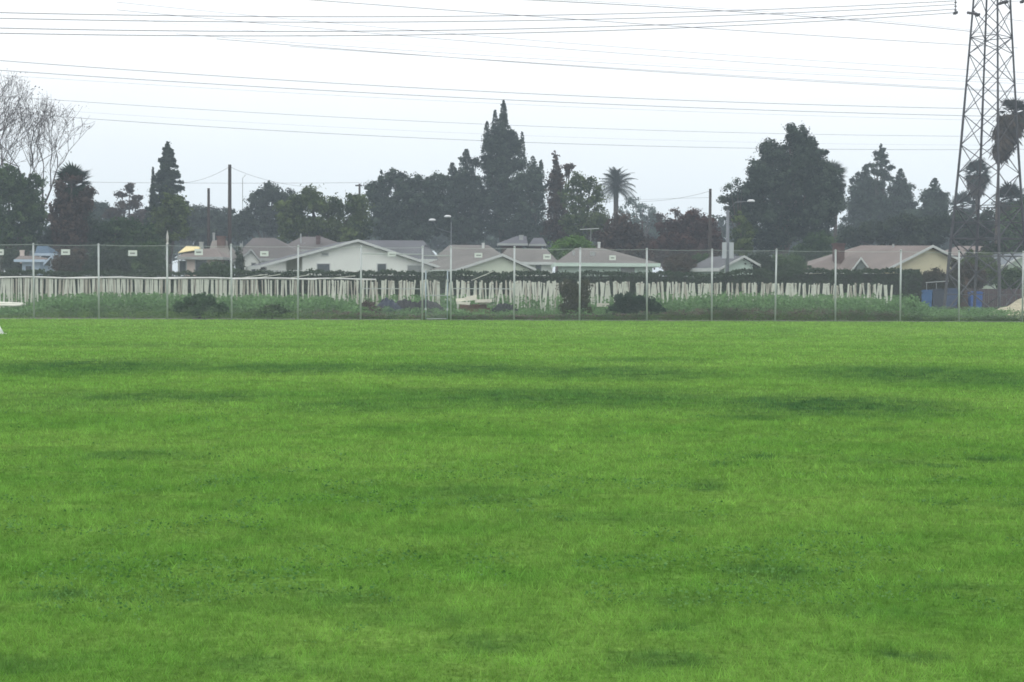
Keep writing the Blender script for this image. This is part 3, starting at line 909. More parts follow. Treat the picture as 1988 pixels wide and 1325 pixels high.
def gable_house(name, label, D, apex, left, right, yaw, L, wall, roof, trim=TRIM, wins=(), inset_l=0.0, inset_r=0.0, over=.35, chim=None, vent=None, base_z=-.2):
    """gable end facing the camera. apex/left/right: picture points of the roof's peak and of its two eave ends."""
    A = at(*apex, D); E1 = at(*left, D); E2 = at(*right, D)
    w = Vector((math.cos(yaw), math.sin(yaw), 0)); bk = Vector((-math.sin(yaw), math.cos(yaw), 0))
    # distances along the gable
    def proj(Pt):
        return (Pt - A).x / w.x
    a1, a2 = proj(E1), proj(E2)
    E1 = A + w * a1; E1.z = at(left[0], left[1], D + a1 * w.y).z
    E2 = A + w * a2; E2.z = at(right[0], right[1], D + a2 * w.y).z
    o = thing(name, label, 'house', Vector((A.x, A.y, 0)))
    th = Vector((0, 0, -.16))
    fr = -bk * over
    rf = MB()
    rf.slab([A + fr, E1 + fr, E1 + bk * (L + over), A + bk * (L + over)], th)
    rf.slab([A + fr + w * .004, A + bk * (L + over) + w * .004, E2 + bk * (L + over), E2 + fr], th)
    rf.build('roof', roof, o)
    # white rake boards on the front edge
    for E in (E1, E2):
        mb = MB()
        f2 = fr - bk * .05
        dn = Vector((0, 0, -.15))
        up_ = Vector((0, 0, .03))
        mb.slab([A + f2 + up_, E + f2 + up_, E + f2 + dn, A + f2 + dn], bk * .045)
        mb.build('rake_board', trim, o)
    # eave boards along the sides
    for E, sg in ((E1, -1), (E2, 1)):
        mb = MB()
        s0 = E + fr + w * sg * .003; s1 = E + bk * (L + over) + w * sg * .003
        mb.slab([s0 + Vector((0, 0, .02)), s1 + Vector((0, 0, .02)), s1 + Vector((0, 0, -.24)), s0 + Vector((0, 0, -.24))], w * sg * .04)
        mb.build('eave_board', trim, o)

    # walls
    def roof_z(a):
        if a < 0: return A.z + (E1.z - A.z) * (a / a1)
        return A.z + (E2.z - A.z) * (a / a2)
    l1 = a1 + .5 + inset_l; l2 = a2 - .5 - inset_r
    pts = [A + w * l1, A + w * l2]
    poly = [Vector((pts[0].x, pts[0].y, base_z)), Vector((pts[1].x, pts[1].y, base_z)),
            Vector((pts[1].x, pts[1].y, roof_z(l2) - .17)), Vector((A.x, A.y, A.z - .17)), Vector((pts[0].x, pts[0].y, roof_z(l1) - .17))]
    MB().slab(poly, bk * L).build('wall', wall, o)
    if inset_l > 1:
        # open patio under the long roof: beam and posts
        p1 = A + w * (a1 + .35)
        mb = MB()
        zb = E1.z - .32
        q1 = Vector((p1.x, p1.y, zb)); q2 = A + w * l1; q2 = Vector((q2.x, q2.y, zb))
        mb.slab([q1, q2, q2 + Vector((0, 0, -.22)), q1 + Vector((0, 0, -.22))], bk * .12)
        mb.build('patio_beam', trim, o)
        for k in (0.02, .42):
            pp = q1.lerp(q2, k)
            MB().box((pp.x, pp.y, 0), (pp.x + .14, pp.y + .12, zb - .223)).build('patio_post', trim, o)
    for (x1, y1, x2, y2, kind) in wins:
        p = at(x1, y1, D); q = at(x2, y2, D)
        pa, pb = proj(p), proj(q)
        P1 = A + w * pa; P2 = A + w * pb
        z1, z2 = at(x1, y2, P1.y).z, at(x1, y1, P1.y).z
        mb = MB()
        ft = .07
        for (u0, u1, v0, v1) in ((pa - ft, pb + ft, z2, z2 + ft), (pa - ft, pb + ft, z1 - ft, z1), (pa - ft, pa, z1, z2), (pb, pb + ft, z1, z2)):
            s0, s1 = A + w * u0 - bk * .05, A + w * u1 - bk * .05
            mb.slab([Vector((s0.x, s0.y, v0)), Vector((s1.x, s1.y, v0)), Vector((s1.x, s1.y, v1)), Vector((s0.x, s0.y, v1))], bk * .048)
        wd = mb.build('window' if kind != 'vent' else 'gable_vent', trim, o)
        s0, s1 = P1 - bk * .02, P2 - bk * .02
        MB().slab([Vector((s0.x, s0.y, z1)), Vector((s1.x, s1.y, z1)), Vector((s1.x, s1.y, z2)), Vector((s0.x, s0.y, z2))], bk * .018).build('pane' if kind != 'vent' else 'louvre', GLASS if kind == 'dark' else SHADE, wd)
    if chim:
        for (cx, cy1, cy2, cwid, cd, cm) in chim:
            chimney(cx, cy1, cy2, cwid, cd, cm, o)
    return o


def chimney(cx, cy1, cy2, wpx, D, m, o, name='chimney'):
    p = at(cx, cy1, D); q = at(cx, cy2, D)
    hw = wpx * D / F / 2
    c = MB().box((p.x - hw, D - hw, q.z - .6), (p.x + hw, D + hw, p.z - .12)).build(name, m, o)
    MB().box((p.x - hw * 1.18, D - hw * 1.18, p.z - .12), (p.x + hw * 1.18, D + hw * 1.18, p.z)).build('chimney_cap', m, c)


def hip_house(name, label, D, ridge, eave, depth, wall, roof, trim=TRIM, wins=(), chim=None, vents=(), fascia=.22, base_z=-.2, gable=False):
    """ridge parallel to the picture. ridge: (x1, x2, y); eave: (x1, x2, y)."""
    Dr = D + depth / 2
    a = at(ridge[0], ridge[2], Dr); b = at(ridge[1], ridge[2], Dr)
    e1 = at(eave[0], eave[2], D); e2 = at(eave[1], eave[2], D)
    zr = (a.z + b.z) / 2; ze = (e1.z + e2.z) / 2
    o = thing(name, label, 'house', Vector(((e1.x + e2.x) / 2, D, 0)))
    A = Vector((a.x, Dr, zr)); B = Vector((b.x, Dr, zr))
    P = [Vector((e1.x, D, ze)), Vector((e2.x, D, ze)), Vector((e2.x, D + depth, ze)), Vector((e1.x, D + depth, ze))]
    dn = Vector((0, 0, -.05))
    mb = MB()
    mb.add([*P, A, B, *[p + dn for p in P]], [(0, 1, 5, 4), (1, 2, 5), (2, 3, 4, 5), (3, 0, 4), (0, 6, 7, 1), (1, 7, 8, 2), (2, 8, 9, 3), (3, 9, 6, 0), (9, 8, 7, 6)])
    mb.build('roof', roof, o)
    # fascia ring
    mb = MB()
    g_ = .05
    mb.box((e1.x - g_, D - g_, ze - fascia), (e2.x + g_, D - .003, ze - .002))
    mb.box((e1.x - g_, D, ze - fascia), (e1.x - .003, D + depth, ze - .002))
    mb.box((e2.x + .003, D, ze - fascia), (e2.x + g_, D + depth, ze - .002))
    mb.build('fascia', trim, o)
    MB().box((e1.x + .5, D + .5, base_z), (e2.x - .5, D + depth - .5, ze - .052)).build('wall', wall, o)
    for (x1, y1, x2, y2, kind) in wins:
        p = at(x1, y1, D + .5); q = at(x2, y2, D + .5)
        mb = MB(); ft = .07; y = D + .45
        mb.box((p.x - ft, y, p.z), (q.x + ft, D + .498, p.z + ft)); mb.box((p.x - ft, y, q.z - ft), (q.x + ft, D + .498, q.z))
        mb.box((p.x - ft, y, q.z), (p.x, D + .498, p.z)); mb.box((q.x, y, q.z), (q.x + ft, D + .498, p.z))
        wd = mb.build('window', trim, o)
        MB().box((p.x, D + .475, q.z), (q.x, D + .497, p.z)).build('pane', GLASS if kind == 'dark' else SHADE, wd)
    for c in (chim or ()):
        chimney(c[0], c[1], c[2], c[3], c[4], c[5], o)
    for (vx, vy1, vy2, r) in vents:
        p = at(vx, vy1, D + depth * .25); q = at(vx, vy2, D + depth * .25)
        MB().tube([(q.x, q.y, q.z - .5), p], r, 8).build('roof_vent', TRIMD, o)
    return o


YAW = R(25)
gable_house('white_house', 'large white gabled house with open patio under its long left roof', 130, (693, 466), (512, 516), (856, 520), R(15), 9, WHITE, R_GREY, TRIM,
            wins=((618, 513, 641, 528, 'dark'), (732, 513, 748, 528, 'dark'), (627, 492, 638, 496, 'vent'), (790, 516, 816, 530, 'blind')), inset_l=2.6, inset_r=.2)
hip_house('grey_roofed_house', 'grey-roofed house wing behind the large white gable', 146, (700, 822, 467), (660, 846, 503), 9, WHITE, R_GREY, TRIM, chim=[(829, 476, 494, 7, 149, R_GREY)])
gable_house('small_white_house', 'small white gable with brown roof left of the patio', 138, (487, 484), (463, 505), (515, 520), R(14), 8, WHITE, R_BROWN, TRIMD, wins=((489, 512, 495, 528, 'dark'),), over=.25)
hip_house('brown_roofed_house', 'house with broad brown hip roof behind the small white gable', 149, (492, 533, 462), (450, 600, 502), 9, WHITE, R_BROWN, TRIMD, vents=((468, 473, 480, .12),))
hip_house('far_brown_house', 'brown-roofed house farther back beneath the olive-green tree', 168, (585, 625, 460), (540, 690, 485), 9, WHITE, R_BROWN, TRIMD, vents=((584, 454, 470, .07), (591, 472, 480, .14)), chim=[(618, 458, 466, 8, 170, BRICK)])
hip_house('pink_house', 'small pink and white cottage with yellow roof panel', 140, (372, 420, 483), (345, 432, 499), 6, PINK, R_PINK, TRIMD, wins=((349, 508, 361, 530, 'dark'), (380, 506, 400, 530, 'dark')), chim=[(391, 470, 480, 7, 143, TRIMD)])
yp = at(347, 491, 141.2); 
o = thing('yellow_awning', 'pale yellow sheet lying over the roof of the pink cottage', 'awning', Vector((yp.x, 141, 0)))
a_, b_, c_, d_ = at(346, 492, 141), at(362, 479, 144), at(395, 480, 144), at(383, 486, 141.4)
MB().slab([a_, d_ , c_, b_], Vector((0, 0, .05))).build('sheet', pmat('yellow_sheet', (.75, .62, .30), .6, .05, 1), o)
for pz in (a_, d_, c_, b_):
    MB().tube([(pz.x, pz.y, 0), (pz.x, pz.y, pz.z)], .04, 5).build('support', TRIMD, o)
hip_house('greygreen_house', 'narrow grey house with red tile patch between the two poles', 146, (412, 440, 467), (402, 446, 499), 6, pmat('stucco_grey', (.36, .38, .34), .9, .06, 1), roofmat('shingle_greybrown', (.22, .2, .18)), TRIMD, chim=[(430, 459, 470, 15, 148, pmat('tile_red', (.14, .095, .082), .9, .2, 3)), (415, 452, 468, 4, 149, TRIMD)])
# blue cottage at the left
gable_house('blue_cottage', 'pale blue cottage with low gable behind the hedge at left', 142, (101, 497), (86, 512), (112, 512), 0, 6, PALEBLUE, R_MINT, PALEBLUE, over=.15)
hip_house('blue_walled_house', 'long pale blue house with pinkish roof at the left edge', 146, (38, 66, 497), (28, 86, 504), 5, PALEBLUE, R_PINK, PALEBLUE, chim=[(43, 486, 498, 7, 149, PINK)], wins=((50, 517, 62, 530, 'dark'),))
hip_house('dark_blue_roofed_shed', 'tall shed with dark blue roof behind the pale blue house', 152, (72, 92, 478), (68, 97, 492), 5, pmat('board_blue', (.10, .15, .22), .8, .1, 2), R_BLUE, PALEBLUE)
# centre
hip_house('tan_roofed_house', 'tan-roofed house behind the street lamp', 152, (873, 948, 476), (838, 990, 505), 10, WHITE, R_TAN, TRIM, chim=[(938, 472, 482, 5, 156, TRIM)])
gable_house('cream_gable_house', 'low cream gable with pale trim right of the fence gate', 128, (972, 494), (882, 524), (1040, 524), R(24), 10, pmat('stucco_pale_green', (.58, .64, .52), .85, .05, .8), R_TAN, TRIM, over=.3)
hip_house('long_tan_house', 'long tan roof between cream gable and round green shrub', 142, (985, 1060, 483), (960, 1085, 509), 9, WHITE, R_TAN, TRIM, wins=((1040, 514, 1050, 530, 'dark'),))
hip_house('far_dark_house', 'dark-roofed brown house far behind the long tan roof', 178, (1002, 1022, 459), (966, 1024, 473), 8, pmat('board_brown', (.10, .06, .055), .9, .15, 2), R_DARK, TRIMD, chim=[(1012, 457, 463, 8, 180, TRIMD)])
hip_house('far_dark_annexe', 'little dark hip-roofed annexe right of the far brown house', 180, (1036, 1054, 462), (1028, 1060, 474), 6, pmat('board_brown', (.10, .06, .055), .9, .15, 2), R_DARK, TRIMD)
hip_house('mint_hip_house', 'mint-walled house under a wide tan hip roof', 129, (1118, 1170, 482), (1078, 1281, 511), 12, MINT, R_TAN, MINT, fascia=.26, chim=[(1163, 470, 483, 5, 136, TRIM)],
          vents=((1114, 487, 493, .1), (1153, 490, 503, .11), (1151, 489, 491, .2)), wins=((1205, 520, 1232, 532, 'blind'),))
# right
gable_house('mint_gable_house', 'mint gable with white rake board behind the sign pole', 130, (1441, 497), (1392, 521), (1475, 515), R(20), 5, MINT, R_GREY, TRIM, over=.3)
gable_house('cream_house', 'cream gabled house with white rake boards left of the pylon', 124, (1806, 477), (1703, 527), (1858, 502), R(14), 11, CREAM, R_PINK, TRIM, over=.4)
hip_house('pink_roofed_house', 'broad pinkish hip roof with red brick chimney left of the cream gable', 131, (1672, 1800, 477), (1548, 1830, 526), 12, CREAM, R_PINK, TRIM, chim=[(1628, 473, 500, 20, 133, BRICK)], vents=((1734, 474, 484, .09),))
gable_house('porch_gable', 'tiny dark triangular porch gable on the pinkish roof', 126.5, (1671, 500), (1650, 528), (1693, 529), 0, 7, pmat('porch_shade', (.14, .17, .16), .9, .1, 2), R_PINK, TRIM, over=.1)
hip_house('red_roofed_house', 'dull red roof running behind the pylon legs', 150, (1860, 1920, 478), (1835, 1940, 500), 9, CREAM, R_PINK, TRIM)
gable_house('green_white_house', 'pale green gabled house at the right edge', 137, (1988, 492), (1944, 515), (2040, 515), R(8), 9, pmat('stucco_pale_green2', (.5, .6, .5), .85, .05, .8), R_MINT, TRIM, over=.35)

# roof antenna
o = thing('roof_antenna', 'thin television antenna above the round green shrub', 'antenna', Vector((at(1147, 500, 150).x, 154, 0)))
p = at(1147, 446, 154)
MB().tube([(p.x, 154, 0), p], .025, 5).build('mast', TRIMD, o)
q1, q2 = at(1126, 446, 154), at(1163, 444, 154)
mb = MB().tube([q1, q2], .035, 5)
for k in range(6):
    m = q1.lerp(q2, k / 5)
    mb.tube([m + Vector((0, -.5, 0)), m + Vector((0, .5, 0))], .012, 4)
mb.build('boom', TRIM, o)

# garden shrubs behind the hedge
for i, (px, py, rx, ry, D, m, lab) in enumerate([
    (30, 505, 30, 22, 150, L_DARK, 'dark shrub behind the pale blue cottages'), (140, 505, 38, 26, 138, L_BROWN, 'brownish shrub behind the left hedge'),
    (215, 508, 50, 24, 136, L_DARK, 'wide dark shrub behind the left hedge'), (290, 500, 34, 34, 134, L_GREEN, 'green shrub left of the pink cottage'),
    (420, 520, 40, 14, 134, L_GREEN, 'low shrub below the grey house'), (1320, 512, 34, 22, 134, L_BROWN, 'brown shrub right of the mint hip-roofed house'),
    (1360, 512, 26, 20, 136, L_GREEN, 'grey-green shrub left of the mint gable'), (1475, 512, 34, 24, 131, L_DARK, 'dark shrub between mint gable and huge trunk'),
    (1530, 515, 44, 22, 132, L_GREEN, 'green shrub left of the pinkish roof'), (1900, 515, 44, 34, 128, L_OLIVE, 'olive shrub behind the pylon legs'),
    (1880, 535, 34, 26, 124, L_BROWN, 'brown twiggy shrub at the foot of the pylon'), (1965, 540, 34, 22, 124, L_GREEN, 'green shrub below the right-edge house'),
    (465, 505, 8, 26, 136, L_DARK, 'narrow dark shrub beside the tall utility pole'), (1925, 505, 30, 40, 150, L_DARK, 'tall dark shrub behind the pylon')]):
    tree(lab, D, [('e', px, py, rx, ry), ('e', px - rx * .4, py + ry * .5, rx * .7, ry * .7), ('e', px + rx * .4, py + ry * .5, rx * .7, ry * .7)], m, px, leaf=.17, cover=3.4, clump=.5, seed=80 + i, cat='shrub', name='garden_shrub', tr=.08)

# ------------------------------------------------------------------ the long hedge
HD = 118.0
prof = [(-260, 528), (0, 529), (160, 531), (330, 532), (450, 530), (640, 530), (900, 531), (1290, 532), (1390, 535), (1425, 530), (1470, 526), (1505, 531), (1560, 527), (1740, 527), (1790, 528)]
rng = np.random.default_rng(9)


def interp(pr, x):
    return np.interp(x, [a for a, _ in pr], [b for _, b in pr])


o = thing('hedge', 'long clipped dark green hedge running behind the garden stakes', 'hedge', Vector((at(760, 560, HD).x, HD, 0)))
n = 50000
px = rng.uniform(-260, 1790, n)
py = interp(prof, px)
ztop = np.array([at(a, b, HD).z for a, b in zip(px[:400], py[:400])])
# analytic version of at() for arrays
dx = np.array([fw.x, fw.y, fw.z])[None] + np.array([rt.x, rt.y, rt.z])[None] * ((px - W / 2) / F)[:, None] - np.array([up.x, up.y, up.z])[None] * ((py - H / 2) / F)[:, None]
tt = HD / dx[:, 1]
X = dx[:, 0] * tt; Z = EYE + dx[:, 2] * tt
wav = .05 * np.sin(X * 1.3) + .04 * np.sin(X * 3.7 + 1) + .03 * np.sin(X * 9)
Z = Z + wav
face = rng.random(n)
depth = 1.3
Y = np.where(face < .5, HD + rng.normal(size=n) * .12 + .06 * np.sin(X * 4), HD + rng.random(n) * depth)
z = np.where(face < .5, rng.random(n) ** .7 * (Z - .1) + .1, Z + rng.normal(size=n) * .07)
back = face > .88
Y = np.where(back, HD + depth + rng.normal(size=n) * .1, Y); z = np.where(back, rng.random(n) * Z, z)
tint = .5 + .5 * np.sin(X * 2.1 + np.sin(z * 4)) * np.sin(X * .7 + z * 2)
quads_mesh('foliage', leaves(np.stack([X, Y, z], 1), .17, rng), tint * .5 + rng.random(n) * .4, L_HEDGE, o)
mb = MB()
pxs = list(range(-260, 1791, 50))
for a, b2 in zip(pxs[:-1], pxs[1:]):
    p = at(a, float(interp(prof, a)) + 5, HD + .15); q = at(b2, float(interp(prof, b2)) + 5, HD + .15)
    q0 = Vector((p.x, p.y, 0)); q1 = Vector((q.x, q.y, 0))
    mb.add([q0, q1, q, p], [(0, 1, 2, 3)])
    s = Vector((0, 1.0, 0))
    mb.add([q0 + s, p + s, q + s, q1 + s], [(0, 1, 2, 3)])
    mb.add([p, q, q + s, p + s], [(0, 1, 2, 3)])
mb.build('branches', pmat('hedge_wood', (.018, .022, .014), .95, .3, 4), o)

# ivy covered fence at the right of the hedge
o = thing('ivy_fence', 'brown ivy-grown fence between the hedge and the blue bins', 'fence', Vector((at(1830, 560, 120.6).x, 120.6, 0)))
crown(120.6, [('e', 1775, 560, 32, 38), ('e', 1810, 560, 32, 36), ('e', 1845, 562, 34, 36), ('e', 1825, 540, 46, 18), ('e', 1790, 590, 40, 26), ('e', 1855, 522, 14, 16)], np.random.default_rng(77), .17, 3.2, leafmat('leaf_ivy', (.035, .028, .022), (.075, .065, .045)), o, .55, 'ivy')
p, q = at(1745, 528, 121.4), at(1880, 528, 121.4)
for k in range(9):
    xa = p.x + (q.x - p.x) * k / 9; xb = p.x + (q.x - p.x) * (k + 1) / 9 - .02
    MB().box((xa, 121.4, 0), (xb, 121.45, 2.5)).build('fence_board', pmat('old_wood', (.10, .065, .05), .9, .3, 2), o)
o = thing('board_fence', 'dark maroon board fence behind the blue bins', 'fence', Vector((at(1940, 560, 122).x, 122, 0)))
p, q = at(1850, 560, 122), at(2060, 560, 122)
N = 48
bd = None
for k in range(N):
    xa = (q.x - p.x) * (k / N - .5)
    if bd is None:
        bd = MB().box((0, 0, 0), ((q.x - p.x) / N - .012, .03, 1.72)).build('board', pmat('maroon_board', (.075, .05, .055), .85, .25, 2), o)
        ob = bd
    else:
        ob = bd.copy(); COL.objects.link(ob)
    ob.location = (p.x + (q.x - p.x) * k / N - o.location.x, (k % 2) * .008, 0)
    ob.parent = o
bd.data.transform(Matrix.Translation(o.location))

# ------------------------------------------------------------------ weeds and bushes behind the fence
wprof = [(-300, 603), (0, 603), (48, 599), (85, 582), (200, 574), (320, 575), (450, 580), (640, 582), (700, 596), (860, 602), (1070, 602), (1150, 598), (1290, 588), (1400, 578), (1600, 580), (1700, 586), (1780, 590), (1800, 604), (2300, 606)]


def weeds(name, label, n, px0, px1, D0, D1, mat, hs, leaf, seed, tall=1.0, pr=wprof):
    rng = np.random.default_rng(seed)
    m = n // 45
    px = rng.uniform(px0, px1, m); Dd = rng.uniform(D0, D1, m)
    h = np.array([at(a, float(interp(pr, a)), 90).z for a in px])
    h = np.clip(h * rng.uniform(.7, 1.15, m) * tall, .12, 1.7)
    C = np.array([[at(a, 600, d).x, d] for a, d in zip(px, Dd)])
    wd = rng.uniform(.18, .5, m)
    idx = rng.integers(0, m, n)
    zz = rng.random(n) ** .8
    P = np.stack([C[idx, 0] + rng.normal(size=n) * wd[idx] * (1.1 - .6 * zz), C[idx, 1] + rng.normal(size=n) * wd[idx] * (1.1 - .6 * zz), .03 + zz * h[idx]], 1)
    # nothing may lean through the chain-link fence
    tt = (P[:, 0] - FL.x) / (FR.x - FL.x)
    P[:, 1] = np.maximum(P[:, 1], FL.y + tt * (FR.y - FL.y) + .12)
    ct = rng.random(m)
    o = quads_mesh(name, leaves(P, leaf, rng, .5), ct[idx] * .6 + rng.random(n) * .4, mat)
    return tag(o, label, 'weeds', kind='stuff')


weeds('green_weeds', 'green waist-high weeds growing behind the left of the fence', 66000, -150, 700, 86.6, 104, L_WEED, 1, .15, 101)
weeds('green_weeds', 'green weeds growing among the leaning stakes at right', 60000, 1130, 1800, 89.5, 106, L_WEED, 1, .15, 102)
weeds('grey_weeds', 'grey-green undergrowth along the foot of the fence', 22000, -150, 2300, 84, 91.5, L_WEED2, 1, .11, 103, .55)
weeds('edge_grass', 'ragged grass tufts growing through the foot of the fence', 26000, -200, 2300, 82.9, 89.5, L_EDGE, 1, .09, 108, .32)
weeds('dry_weeds', 'dry brown undergrowth patches behind the chain-link fence', 16000, 560, 1760, 84, 93, L_DRY, 1, .10, 104, .5)
weeds('rear_weeds', 'green weeds filling the gaps between the rear stakes', 62000, -150, 1780, 95, 112, L_WEED, 1, .165, 107, 1.1, [(0, 580), (640, 582), (1100, 584), (1400, 578), (1780, 584)])
weeds('low_weeds', 'low green weeds under the pylon and blue bins', 26000, 1780, 2400, 88.5, 112, L_WEED, 1, .11, 105, 1.0)
weeds('mixed_weeds', 'patchy low weeds around the dark tarps and pale planks', 30000, 640, 1200, 86.5, 108, L_WEED, 1, .11, 106, .95)


def bush(label, D, lobes, mat, seed, leaf=.12, cover=3.2, clump=.35, cat='bush'):
    return tree(label, D, lobes, mat, None, leaf, cover, clump, seed, cat, 'bush', .05)


bush('full green bush right behind the third fence bay', 86.0, [('e', 385, 592, 42, 24), ('e', 355, 604, 30, 18), ('e', 420, 603, 30, 18), ('e', 388, 608, 54, 14)], leafmat('leaf_bush', (.028, .062, .028), (.065, .125, .055)), 201)
bush('low brownish-green bush right of the full green bush', 86.0, [('e', 530, 604, 26, 14), ('e', 550, 610, 26, 11), ('e', 505, 610, 24, 11)], L_GREEN, 202)
bush('upright olive-brown bush with twiggy top behind a post', 88.2, [('e', 1118, 575, 34, 26, .8), ('e', 1100, 560, 18, 18, .5), ('e', 1140, 558, 16, 18, .5), ('e', 1115, 602, 36, 20), ('e', 1128, 552, 10, 14, .4)], leafmat('leaf_olive_brown', (.045, .048, .028), (.09, .09, .055)), 203)
bush('dense dark green bush beside the twiggy olive one', 88.6, [('e', 1215, 586, 28, 20), ('e', 1245, 592, 32, 20), ('e', 1200, 604, 24, 15), ('e', 1270, 600, 24, 12), ('e', 1230, 608, 44, 14)], leafmat('leaf_bush_dark', (.014, .032, .022), (.035, .065, .042)), 204, cover=4.5)
bush('leafy green bush at the right end of the stakes', 92, [('e', 1765, 596, 28, 20), ('e', 1740, 602, 30, 16), ('e', 1788, 606, 20, 12)], L_WEED, 205)
bush('dark low bush at the left edge of the white pipe', 90, [('e', 105, 606, 34, 12), ('e', 130, 608, 26, 10)], L_BROWN, 206)
bush('dark bush low behind the fence right of centre', 90, [('e', 1400, 606, 34, 12), ('e', 1430, 609, 24, 10)], L_GREEN, 207)
bush('russet dry bush left of the dark tarps', 90, [('e', 715, 596, 20, 18, .8), ('e', 725, 606, 22, 13)], leafmat('leaf_russet_dry', (.075, .055, .05), (.13, .10, .085)), 208)
bush('green bush before the ivy fence', 104, [('e', 1835, 612, 40, 9), ('e', 1860, 610, 30, 9)], L_WEED, 209)

# ------------------------------------------------------------------ garden stakes
STAKE = pmat('stake_whitewash', (.56, .58, .50), .8, .18, 3)
STAKE2 = pmat('stake_weathered', (.40, .38, .32), .85, .2, 3)
rnd = random.Random(7)


def stake_mesh(mat, L=2.0, w=.07):
    mb = MB()
    a, b3 = w / 2, w / 2 * .45
    t2 = .022
    mb.add([(-b3, -t2, 0), (b3, -t2, 0), (b3, t2, 0), (-b3, t2, 0), (-a, -t2, L * .4), (a, -t2, L * .4), (a, t2, L * .4), (-a, t2, L * .4), (-a, -t2, L), (a, -t2, L), (a, t2, L), (-a, t2, L)],
           [(0, 3, 2, 1), (8, 9, 10, 11), (0, 1, 5, 4), (1, 2, 6, 5), (2, 3, 7, 6), (3, 0, 4, 7), (4, 5, 9, 8), (5, 6, 10, 9), (6, 7, 11, 10), (7, 4, 8, 11)])
    me = bpy.data.meshes.new('stake')
    me.from_pydata(mb.v, [], mb.f)
    me.materials.append(mat)
    return me


SM = [stake_mesh(STAKE), stake_mesh(STAKE, 2.0, .095), stake_mesh(STAKE2, 2.0, .06)]


def put_stake(parent, x, y, lean_x, lean_y, s, me, z=0):
    f = bpy.data.objects.new('stake', me)
    COL.objects.link(f); f.parent = parent
    f.location = (x, y, z)
    f.rotation_euler = (lean_y, lean_x, rnd.uniform(-.5, .5))
    f.scale = (1, 1, s)
    return f


rows = [(95, -160, 470, 'front row of pale stakes under a white rail at left', 2.0),
        (101, -160, 640, 'middle row of pale stakes under a white rail at left', 2.02),
        (107, -160, 760, 'rear row of pale stakes under a white rail at left', 2.05)]
for (D, a, b4, lab, h) in rows:
    p, q = at(a, 560, D), at(b4, 560, D)
    o = thing('stake_row', lab, 'trellis', Vector((p.x, D, 0)), 'rows of railed garden stakes')
    x = 0
    while x < q.x - p.x:
        me = rnd.choice(SM)
        put_stake(o, x, 0, rnd.gauss(0, .035), rnd.gauss(0, .02), h / 2 * rnd.uniform(.97, 1.02), me)
        x += rnd.choice((.15, .2, .26, .34))
    pts = []
    k = 0
    while k <= q.x - p.x + .01:
        zz = at(p.x / D * F + W / 2, 560, D).z
        pts.append((p.x + k, D - .05, h + .02 + .03 * math.sin(k * 1.3) + .001 * k)); k += 1.0
    MB().tube(pts, .05, 5).build('rail', pmat('rail_white', (.66, .66, .64), .7, .1, 2), o)

tie = MB().tube([(-.06, -.04, 1.86), (.06, -.04, 1.87)], .035, 5)
tie_me = bpy.data.meshes.new('tie'); tie_me.from_pydata(tie.v, [], tie.f); tie_me.materials.append(STAKE2)
for (D, a, b4, step) in ((95.5, 655, 1745, .78), (98.5, 640, 1740, .72), (102, 700, 1730, .74), (105.5, 760, 1720, .78), (109, 780, 1700, .8)):
    p, q = at(a, 560, D), at(b4, 560, D)
    x = p.x
    while x < q.x:
        if rnd.random() < .93:
            yj = D + rnd.uniform(-.4, .4)
            hz = at(x / yj * F + W / 2, 547 + 5 * (x / 20), yj).z
            hz = max(1.9, min(2.15, hz * 1.0)) * rnd.uniform(.95, 1.04)
            o = thing('stake_pair', 'pair of pale leaning garden stakes standing together among the weeds before the hedge', 'garden stakes', Vector((x, yj, 0)), 'paired leaning garden stakes')
            g_ = rnd.uniform(.05, .26)
            ang = math.atan2(g_, hz)
            v = rnd.random() < .6
            if v:   # spread at the top
                put_stake(o, -.05, 0, -ang * .8, rnd.gauss(0, .03), hz / 2, rnd.choice(SM))
                put_stake(o, .05, .03, ang * .8, rnd.gauss(0, .03), hz / 2, rnd.choice(SM))
            else:
                put_stake(o, -g_, 0, ang, rnd.gauss(0, .03), hz / 2, rnd.choice(SM))
                put_stake(o, g_, .03, -ang, rnd.gauss(0, .03), hz / 2, rnd.choice(SM))
            if not v:
                f = bpy.data.objects.new('tie', tie_me); COL.objects.link(f); f.parent = o
                f.scale = (1, 1, hz / 2 * 1.02)
        x += step * rnd.uniform(.6, 1.4)
# a few loose poles lying on top of the rows
for i, (x1, y1, x2, y2, D) in enumerate(((458, 541, 520, 533, 103), (500, 540, 545, 533, 102), (560, 541, 600, 534, 104), (915, 545, 958, 527, 100), (640, 541, 690, 536, 104))):
    a, b5 = at(x1, y1, D), at(x2, y2, D + .5)
    ob = MB().tube([a, b5], .022, 5).build('loose_pole', STAKE, None)
    tag(ob, 'thin loose pole slanting over the stake rows' + (', short one left of the gate', ', middle one above the white rail end', ', third from the left', ', steepest one right of the gate', ', nearly level one')[i], 'pole')

